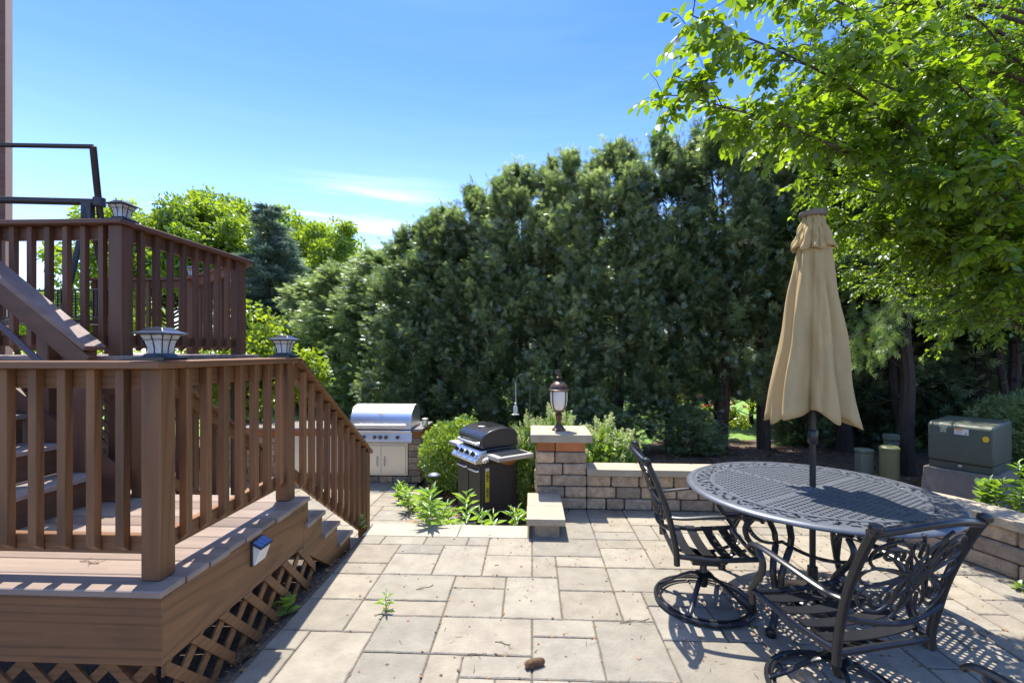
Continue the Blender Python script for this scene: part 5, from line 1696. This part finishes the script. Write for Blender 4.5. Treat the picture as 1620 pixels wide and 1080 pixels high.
HG2 = 'pale flowering panicle bushes by the pillar'
hy = hydrangea('panicle_bush', 61, .42, 1.05, 2600, 60)
p = PX(958, 5.95, z=0); hy.location = (p.x, p.y, -.42); tag(hy, 'leafy bush with pale yellow-green panicles right of the pillar', 'bush', HG2)
for i, (px_, zc, s_, hh, lab) in enumerate(((882, 6.25, .75, 1.12, 'bush with pale panicles poking up behind the pillar lantern'), (838, 6.0, .62, 1.02, 'narrow bush with pale panicles between cart grill and pillar'))):
    c = copy_tree(hy); p = PX(px_, zc, z=0); c.location = (p.x, p.y, -.42); c.scale = (s_, s_, hh); c.rotation_euler.z = 2 + i; tag(c, lab, 'bush', HG2)


def herb(name, base, h, n, ll, seed, label, cat='plant', group=None, tpl=LANCE, mat=None, stems=1, spread=.0, loose=.6):
    rg_ = np.random.default_rng(seed); o = empty(name, base, label, cat, group)
    P_ = []; A_ = []; N_ = []; S_ = []
    mb = MB()
    for s_ in range(stems):
        a0 = rg_.random() * 6.28; tip = Vector((math.cos(a0) * spread * rg_.uniform(.3, 1) + rg_.uniform(-.03, .03) * h, math.sin(a0) * spread * rg_.uniform(.3, 1), h * rg_.uniform(.75, 1)))
        b0 = Vector((math.cos(a0) * spread * .35, math.sin(a0) * spread * .35, -.02))
        mb.tube(spl([b0, b0.lerp(tip, .5) + Vector((0, 0, .04 * h)), tip], 3), [.004, .004, .0035, .003, .0028, .0022, .0015], 5)
        for k in range(n):
            t = .12 + .88 * (k + .5) / n; az_ = k * 2.4 + rg_.uniform(-.3, .3); el = .15 + .75 * t + rg_.uniform(-.15, .15)
            p_ = b0.lerp(tip, t); P_.append(tuple(p_)); A_.append((math.cos(az_) * math.cos(el), math.sin(az_) * math.cos(el), math.sin(el)))
            N_.append((-math.cos(az_) * math.sin(el), -math.sin(az_) * math.sin(el), math.cos(el))); S_.append(ll * (1.15 - .5 * abs(t - .45)) * rg_.uniform(.8, 1.2) * (1 if t < .9 else .65))
    scatter('leaves', mat or m_herb, o, tpl, np.array(P_), np.array(A_), np.array(N_) + rg_.normal(0, .15, (len(P_), 3)), np.array(S_), rg_.random(len(P_)))
    mb.build('stem', m_herb, o, local=True)
    return o


WG = 'leafy green plants around the patio step'
LANCE2 = (np.array([(0, 0, 0), (-.085, .22, .05), (-.10, .5, .09), (0, .72, .03), (0, 1, -.16), (.10, .5, .09), (.085, .22, .05)]), np.array([(0, 3, 2, 1), (0, 6, 5, 3), (2, 3, 4, 4), (3, 5, 4, 4)]))
herb('leafy_weed', PG(681, 829, .005), .37, 30, .17, 1, 'tall leafy weed growing at the pale slab step with star-shaped shadow', group=WG)
herb('leafy_weed', PX(736, 4.75, z=LOW), .66, 30, .15, 2, 'tallest leafy weed in front of the black cart grill', group=WG)
herb('leafy_weed', PX(700, 5.15, z=LOW), .34, 20, .13, 3, 'leafy weed clump between the slab step weed and the cart grill', group=WG, stems=3, spread=.14)
herb('leafy_weed', PX(655, 5.9, z=LOW), .34, 16, .12, 4, 'grey-green leafy clump at the edge of the lower terrace', group=WG, stems=4, spread=.16)
herb('leafy_weed', PX(676, 5.55, z=LOW), .28, 14, .12, 5, 'leafy clump beside the path light', group=WG, stems=4, spread=.18)
herb('leafy_weed', PX(640, 6.3, z=LOW), .30, 18, .12, 15, 'small pale leafy clump nearest the kitchen island', group=WG, stems=3, spread=.12)
herb('leafy_weed', PX(768, 4.55, z=LOW), .48, 20, .14, 6, 'narrow-leaved tuft just right of the tallest weed', group=WG, stems=3, spread=.1)
herb('leafy_weed', PX(706, 4.5, z=LOW), .46, 16, .13, 16, 'short narrow-leaved tuft at the slab edge left of the tallest weed', group=WG, stems=3, spread=.08)
herb('broad_leaf_plant', PX(826, 4.75, z=LOW), .50, 12, .14, 7, 'fresh green plant squeezed between the cart grill and the stone ledge', group=WG, stems=4, spread=.14)
herb('patio_weed', PG(611, 966, 0), .115, 12, .065, 8, 'tiny lime seedling growing from a joint in the middle of the patio', group='small weeds')
herb('patio_weed', PG(452, 968, 0), .09, 12, .085, 9, 'small spreading weed beside the deck lattice', group='small weeds', tpl=LEAF)
herb('patio_weed', PG(1612, 932, 0), .05, 10, .05, 10, 'tiny weed at the foot of the curved wall', group='small weeds', tpl=LEAF)
herb('patio_weed', PX(572, 4.35, 835), .14, 10, .06, 19, 'small weed climbing at the foot of the stair railing post', group='small weeds', tpl=LEAF)
herb('broad_leaf_plant', PX(1562, 4.9, z=-.10), .42, 16, .12, 11, 'broad-leaved plant between curved wall and transformer pad', group='leafy plants behind the curved wall', tpl=LEAF, stems=3, spread=.12)
herb('broad_leaf_plant', PX(1600, 4.7, z=-.06), .42, 22, .12, 12, 'lime leafy plant behind the curved wall at the right edge', group='leafy plants behind the curved wall', stems=4, spread=.2)
herb('broad_leaf_plant', PX(1630, 5.1, z=-.06), .55, 22, .13, 13, 'taller leafy plant at the right edge behind the curved wall', group='leafy plants behind the curved wall', stems=4, spread=.2)
rs_ = limb_tree('rose_bush', 71, 1.1, .5, 22, 1400, .07, m_bright, tr=.02, base=.1, clump=.3)
p = PX(1150, 10.4, z=0); rs_.location = (p.x, p.y, LOW); tag(rs_, 'bush with red blooms glimpsed beneath the arborvitae row', 'bush')
rg_ = np.random.default_rng(5)
c_ = rg_.normal(0, .25, (26, 3)) * np.array([1, 1, .5]) + np.array([0, 0, .95])
P_ = np.repeat(c_, 14, 0) + rg_.normal(0, .02, (26 * 14, 3))
scatter('blooms', m_red, rs_, BLOB, P_, rg_.normal(0, 1, P_.shape), rg_.normal(0, 1, P_.shape), np.full(len(P_), .045), rg_.random(len(P_)))['kind'] = 'stuff'
for i, (px_, zc, s_, lab) in enumerate(((1075, 11.2, 1.2, 'sunlit bush with red blooms between the arborvitae trunks, left one'), (1240, 11.0, 1.3, 'sunlit bush with red blooms just left of the umbrella pole'), (1345, 10.6, 1.5, 'sunlit bush right of the umbrella hem behind the trunks'), (1450, 12, 1.9, 'sunlit bush behind the transformer cabinet'))):
    c = rs_.copy(); COL.objects.link(c)
    for ch in rs_.children:
        if ch.name.startswith('blooms') and i > 1: continue
        q = ch.copy(); COL.objects.link(q); q.parent = c
    p = PX(px_, zc, z=0); c.location = (p.x, p.y, LOW); c.scale = (s_, s_, s_); c.rotation_euler.z = i * 1.1; tag(c, lab, 'bush', 'bushes beyond the evergreen row')
tag(rs_, group='bushes beyond the evergreen row')
for i, (px_, zc, s_, lab) in enumerate(((1290, 13.0, 1.3, 'leafy thicket behind the umbrella pole'), (1375, 12.5, 1.2, 'leafy thicket behind the utility pedestals'), (1470, 13.5, 1.45, 'leafy thicket left of the transformer top'), (1570, 12.0, 1.3, 'leafy thicket behind the transformer cabinet'), (1660, 12.5, 1.5, 'leafy thicket at the right edge'), (1120, 14, 1.2, 'leafy thicket beyond the left armchair'), (1190, 13, 1.1, 'leafy thicket beyond the bare arborvitae trunk'))):
    c = copy_tree(yb); p = PX(px_, zc, z=0); c.location = (p.x, p.y, LOW); c.scale = (s_ * 1.25, s_ * 1.25, s_ * .85); c.rotation_euler.z = i * 1.9 + 1
    for q in c.children:
        if q.name.startswith('crown'): q.data = q.data if i else q.data.copy(); 
    tag(c, lab, 'shrub', 'leafy thickets beyond the right-hand trunks')

# ------------------------------------------------------------------ drooping spruce, right middle
def weeping(name, seed):
    rg_ = np.random.default_rng(seed); root = empty(name, (0, 0, 0), 'spruce with hanging light green branch tips right of the umbrella', 'tree')
    P_ = []; A_ = []; V_ = []
    mb, _ = trunk_mb(6.5, .11, (.1, .1), seed, 8, .03)
    for k in range(58):
        z = rg_.uniform(1.9, 6.3); a_ = rg_.random() * 6.28
        if z < 2.6: a_ = PI + rg_.uniform(-.9, .7)
        ln = 1.35 * (1 - (z - 1.8) / 6.2) * rg_.uniform(.7, 1.15) + .25
        dv = np.array([math.cos(a_), math.sin(a_), 0])
        bp_ = [np.array([0, 0, z]) + dv * ln * u + np.array([0, 0, -.30 * ln * u ** 1.5 + .12 * ln * max(0, u - .7)]) for u in np.linspace(0, 1, 8)]
        mb.tube([tuple(q) for q in bp_], list(np.linspace(.018, .004, 8)), 5, caps=False)
        for j in range(17):
            u = .2 + .8 * j / 16; q = bp_[min(7, int(u * 7))] + rg_.normal(0, .05, 3)
            sd = np.array([-dv[1], dv[0], 0]) * rg_.uniform(-.22, .22)
            hl = rg_.uniform(.12, .36)
            for s_ in range(9):
                v = s_ / 8
                P_.append(q + sd * v ** .5 + np.array([0, 0, -hl * v]) + rg_.normal(0, .008, 3)); A_.append(np.array([0, 0, -1]) + dv * .3 + rg_.normal(0, .35, 3)); V_.append(np.clip(.15 + .75 * v * rg_.random() + .2 * v, 0, 1))
    P_ = np.array(P_); A_ = np.array(A_); V_ = np.array(V_)
    scatter('crown', m_new, root, NEED, P_, A_, rg_.normal(0, 1, P_.shape), rg_.uniform(.8, 1.3, len(P_)) * .075, V_)
    mb.build('trunk', barkd, root, local=True, smooth=True)
    return root


ws = weeping('drooping_spruce', 81)
p = PX(1432, 7.0, z=0); ws.location = (p.x, p.y, -.2)

# ------------------------------------------------------------------ near tree overhanging from the right
def near_tree():
    rg_ = np.random.default_rng(91); rr = random.Random(91)
    b = W(4.55, 3.9)
    root = empty('overhanging_tree', (b.x, b.y, -.1), 'near tree with oval backlit leaves overhanging from the right', 'tree')
    base = Vector((b.x, b.y, 0))
    mb = MB()
    tpz = [base + Vector((0, 0, -.1)), base + Vector((.05, 0, 1.2)), base + Vector((-.05, .05, 2.4)), base + Vector((0, 0, 3.6)), base + Vector((.1, .1, 5.2))]
    sp_ = spl(tpz, 5); mb.tube(sp_, list(np.linspace(.13, .05, len(sp_))), 12)
    limbs = [((1095, 2.35, 25), 2.6), ((1075, 2.5, 150), 2.3), ((1190, 2.9, 185), 2.2), ((1290, 3.3, 285), 2.1), ((1300, 3.6, 345), 2.0), ((1440, 3.7, 400), 2.0), ((1395, 3.4, 370), 2.0), ((1500, 3.4, 500), 1.7),
             ((1180, 2.8, -60), 2.9), ((1330, 2.6, 40), 2.5), ((1350, 3.0, 170), 2.4), ((1450, 2.9, 280), 2.2), ((1500, 2.7, 120), 2.6), ((1560, 3.0, 400), 2.0), ((1420, 3.8, 60), 3.0), ((1250, 3.9, -40), 3.4), ((1590, 2.6, 250), 2.3), ((1250, 3.3, 90), 2.7),
             ((1400, 4.4, 250), 2.9), ((1540, 4.6, 180), 3.3), ((1480, 4.6, 400), 2.4), ((1330, 4.4, 120), 3.2), ((1600, 4.4, 60), 3.8), ((1590, 3.3, 520), 1.6), ((1350, 3.9, 200), 2.6), ((1430, 4.9, 330), 2.6), ((1530, 5.0, 280), 3.0), ((1370, 4.7, 20), 4.2), ((1480, 4.9, 90), 4.2), ((1560, 3.9, 470), 1.9), ((1360, 4.2, 300), 2.4), ((1520, 3.6, 20), 3.6), ((1240, 3.6, 200), 2.6), ((1500, 4.2, 520), 1.8), ((1440, 3.3, 350), 2.2), ((1340, 3.4, 350), 2.1)]
    limbs += [((rr.uniform(1270, 1620), rr.uniform(4.4, 6.0), rr.uniform(-60, 470)), 2.5) for _ in range(22)]
    P_ = []; A_ = []; N_ = []; S_ = []; V_ = []
    for (ppx, zc, ppy), z0 in limbs:
        tip = PX(ppx, zc, ppy); zt = tip.z
        s_ = base + Vector((0, 0, min(4.8, max(1.7, zt - .75 if zt > 2.2 else zt - .2))))
        mid = s_.lerp(tip, .5) + Vector((0, 0, .16))
        lp = spl([s_, s_.lerp(mid, .5) + Vector((rr.uniform(-.08, .08), rr.uniform(-.1, .1), .08)), mid, mid.lerp(tip, .55) + Vector((0, 0, .06)), tip], 6)
        mb.tube(lp, list(np.linspace(.017, .003, len(lp))), 7, caps=False)
        Ln = sum((lp[i + 1] - lp[i]).length for i in range(len(lp) - 1))
        ns = int(11.5 * Ln)
        for q in range(ns):
            u = .16 + .84 * (q + rr.random()) / ns
            f_ = u * (len(lp) - 1); i0 = min(int(f_), len(lp) - 2)
            p0 = lp[i0].lerp(lp[i0 + 1], f_ - i0)
            dl_ = (lp[i0 + 1] - lp[i0]).normalized()
            dv = (dl_ * .9 + Vector((rr.gauss(0, .6), rr.gauss(0, .6), rr.gauss(-.12, .45)))).normalized()
            ln = rr.uniform(.18, .46) * (1.15 - .35 * u)
            p3 = p0 + dv * ln + Vector((0, 0, -.16 * ln)); pm = p0.lerp(p3, .5) + Vector((0, 0, .03))
            tw = spl([p0, pm, p3], 4); mb.tube(tw, list(np.linspace(.0038, .0015, len(tw))), 4, caps=False)
            twigs = [(tw, 12 if zc < 3.1 else 15)]
            for e in range(3):
                uu = rr.uniform(.25, .8); c0 = tw[int(uu * (len(tw) - 1))]
                d2 = (dv + Vector((rr.gauss(0, .7), rr.gauss(0, .7), rr.gauss(-.2, .45)))).normalized()
                c1_ = c0 + d2 * rr.uniform(.10, .22); t2 = [c0, c0.lerp(c1_, .5) + Vector((0, 0, .01)), c1_ + Vector((0, 0, -.02))]
                mb.tube(t2, [.002, .0016, .001], 3, caps=False); twigs.append((spl(t2, 3), 8 if zc < 3.1 else 11))
            for tw_, nl_ in twigs:
                for k in range(nl_):
                    t = .12 + .88 * (k + .5) / nl_; fi = t * (len(tw_) - 1); a_ = min(int(fi), len(tw_) - 2)
                    pp = tw_[a_].lerp(tw_[a_ + 1], fi - a_); dd = (tw_[a_ + 1] - tw_[a_]).normalized()
                    sd = dd.cross(Vector((0, 0, 1))).normalized() * (1 if k % 2 else -1)
                    al = dd * .55 + sd * .75 + Vector((rr.gauss(0, .2), rr.gauss(0, .2), -.45 + rr.gauss(0, .3)))
                    P_.append(tuple(pp + al.normalized() * .008)); A_.append(tuple(al)); N_.append((rr.gauss(0, .55), rr.gauss(0, .55), 1)); S_.append(rr.uniform(.040, .070) * (.72 if zc > 3.1 else 1.05)); V_.append(rr.random())
    P_ = np.array(P_); print('near leaves', len(P_))
    scatter('leaves', m_cherry, root, LEAF, P_, np.array(A_), np.array(N_), np.array(S_), np.array(V_), local=False)
    mb.build('branches', bark, root, smooth=True)


near_tree()

# ------------------------------------------------------------------ litter, cones, twigs
def flecks(name, pts, size, mat, label, kind='stuff', seed=0, zoff=.004, tpl=BLOB):
    rg_ = np.random.default_rng(seed); n = len(pts); P_ = np.array(pts); P_[:, 2] += zoff
    al = rg_.normal(0, 1, (n, 3)) * np.array([1, 1, .15]); nr = np.array([0, 0, 1]) + rg_.normal(0, .28, (n, 3))
    return tag(scatter(name, mat, None, tpl, P_, al, nr, rg_.uniform(.5, 1.5, n) * size, rg_.random(n)), label, None, kind=kind)


rl = random.Random(17)
pts = []
for _ in range(520):
    s_ = rl.uniform(.1, WLEN - 1); q = wpos(s_) + wn(s_) * (abs(rl.gauss(0, .07)) + .01); pts.append((q.x, q.y, 0))
for _ in range(420):
    a_ = rl.uniform(0, 6.28); r_ = rl.gauss(.5, .35); pts.append((TC.x + r_ * math.cos(a_) + .15, TC.y + r_ * math.sin(a_) + .05, 0))
for _ in range(150): pts.append((rl.uniform(-1.2, 3.2), rl.uniform(1.8, 4.6), 0))
for _ in range(260): pts.append((round(rl.uniform(-6, 17)) * GX + rl.gauss(0, .004), rl.uniform(1.8, 4.6), -.002))
for _ in range(260): pts.append((rl.uniform(-1.2, 3.1), GY0 + round(rl.uniform(-5, 10)) * GY + rl.gauss(0, .004), -.002))
for _ in range(260): pts.append((DXR + rl.gauss(.02, .035), rl.uniform(1.6, 3.9), 0))
flecks('leaf_litter', pts, .016, litter, 'scattered dry brown leaf litter on the pavers', seed=2)
pts = []
for _ in range(9000):
    x = rl.uniform(-1.6, 6.5); y = rl.uniform(4.7, 9.5)
    if x < 1.9 and y < 4.9 and x > -.1: continue
    pts.append((x, y, gz(x, y) + .005))
for _ in range(800):
    x = rl.uniform(3.4, 6.5); y = rl.uniform(2.5, 5); pts.append((x, y, gz(x, y) + .005))
flecks('bark_mulch', [q for q in pts if not in_pit(q[0], q[1])], .045, litter, 'loose brown bark mulch chips in the beds', seed=3, zoff=.01)
pts = [(rl.uniform(-1.45, 2.8), rl.uniform(1.9, 4.4), 0) for _ in range(260)]
flecks('needle_debris', pts, .03, twigm, 'dry conifer needles scattered on the pavers', seed=6, tpl=(np.array([(-.03, 0, 0), (.03, 0, 0), (.03, 1, 0), (-.03, 1, 0)]), np.array([(0, 1, 2, 3)])))
mb = MB()
for _ in range(90):
    x, y = DXR - .09 + rl.gauss(0, .03), rl.uniform(1.9, 3.1)
pass


def cone(px_, py_, ln, rad, az, label, z=0):
    c = PG(px_, py_, z); o = empty('pine_cone', c, label, 'pine cone', 'fallen pine cones', rz=az)
    rg_ = np.random.default_rng(int(px_)); n = 210; P_ = []; A_ = []; N_ = []
    for k in range(n):
        t = k / n; r_ = rad * (math.sin(PI * min(1, t * .86 + .12)) ** .6); a_ = k * 2.399
        P_.append(((t - .5) * ln, math.cos(a_) * r_ * .7, math.sin(a_) * r_ * .7 + rad)); A_.append((.55, math.cos(a_), math.sin(a_))); N_.append((-1, math.cos(a_) * .5, math.sin(a_) * .5))
    scatter('scales', conem, o, LEAF, np.array(P_), np.array(A_), np.array(N_), np.full(n, rad * .72), rg_.random(n))
    mb = MB(); mb.tube([(-ln * .48, 0, rad), (-.2 * ln, 0, rad), (.2 * ln, 0, rad), (ln * .46, 0, rad)], [rad * .4, rad * .72, rad * .68, rad * .3], 10); mb.build('core', conem, o, local=True, smooth=True)


cone(845, 1054, .105, .019, R(22), 'brown pine cone lying on the patio at the bottom of the picture')
cone(380, 1042, .13, .026, R(55), 'dark pine cone in the shade against the deck lattice')
cone(1195, 992, .018, .005, R(-8), 'tiny orange-brown cone fragment beside the chair base')


def twig(px_, py_, z, ln, az, seed, label):
    c = PG(px_, py_, z); o = empty('fallen_twig', c, label, 'twig', 'fallen twigs', rz=az); rr = random.Random(seed)
    mb = MB(); mb.tube(spl([(-ln / 2, 0, .003), (-.1 * ln, .05 * ln, .006), (.2 * ln, -.02 * ln, .004), (ln / 2, .06 * ln, .003)], 4), .0018, 5)
    for k in range(5):
        x = rr.uniform(-.4, .4) * ln; mb.tube([(x, 0, .004), (x + rr.uniform(-.1, .3) * ln, rr.uniform(-.35, .35) * ln, .006)], .001, 4)
    mb.build('stem', twigm, o, local=True)


twig(1005, 983, 0, .20, R(15), 1, 'branching dry twig on the pavers left of the swivel chair base')
twig(795, 1018, 0, .09, R(-18), 2, 'short curved twig near the bottom pine cone')
twig(752, 1036, 0, .12, R(8), 3, 'thin twig lying on a paver joint left of the pine cone')
twig(672, 930, 0, .12, R(28), 4, 'thin twig right of the small seedling')
twig(140, 890, DZ, .11, R(-12), 5, 'mossy twig on the front boards of the lower deck')
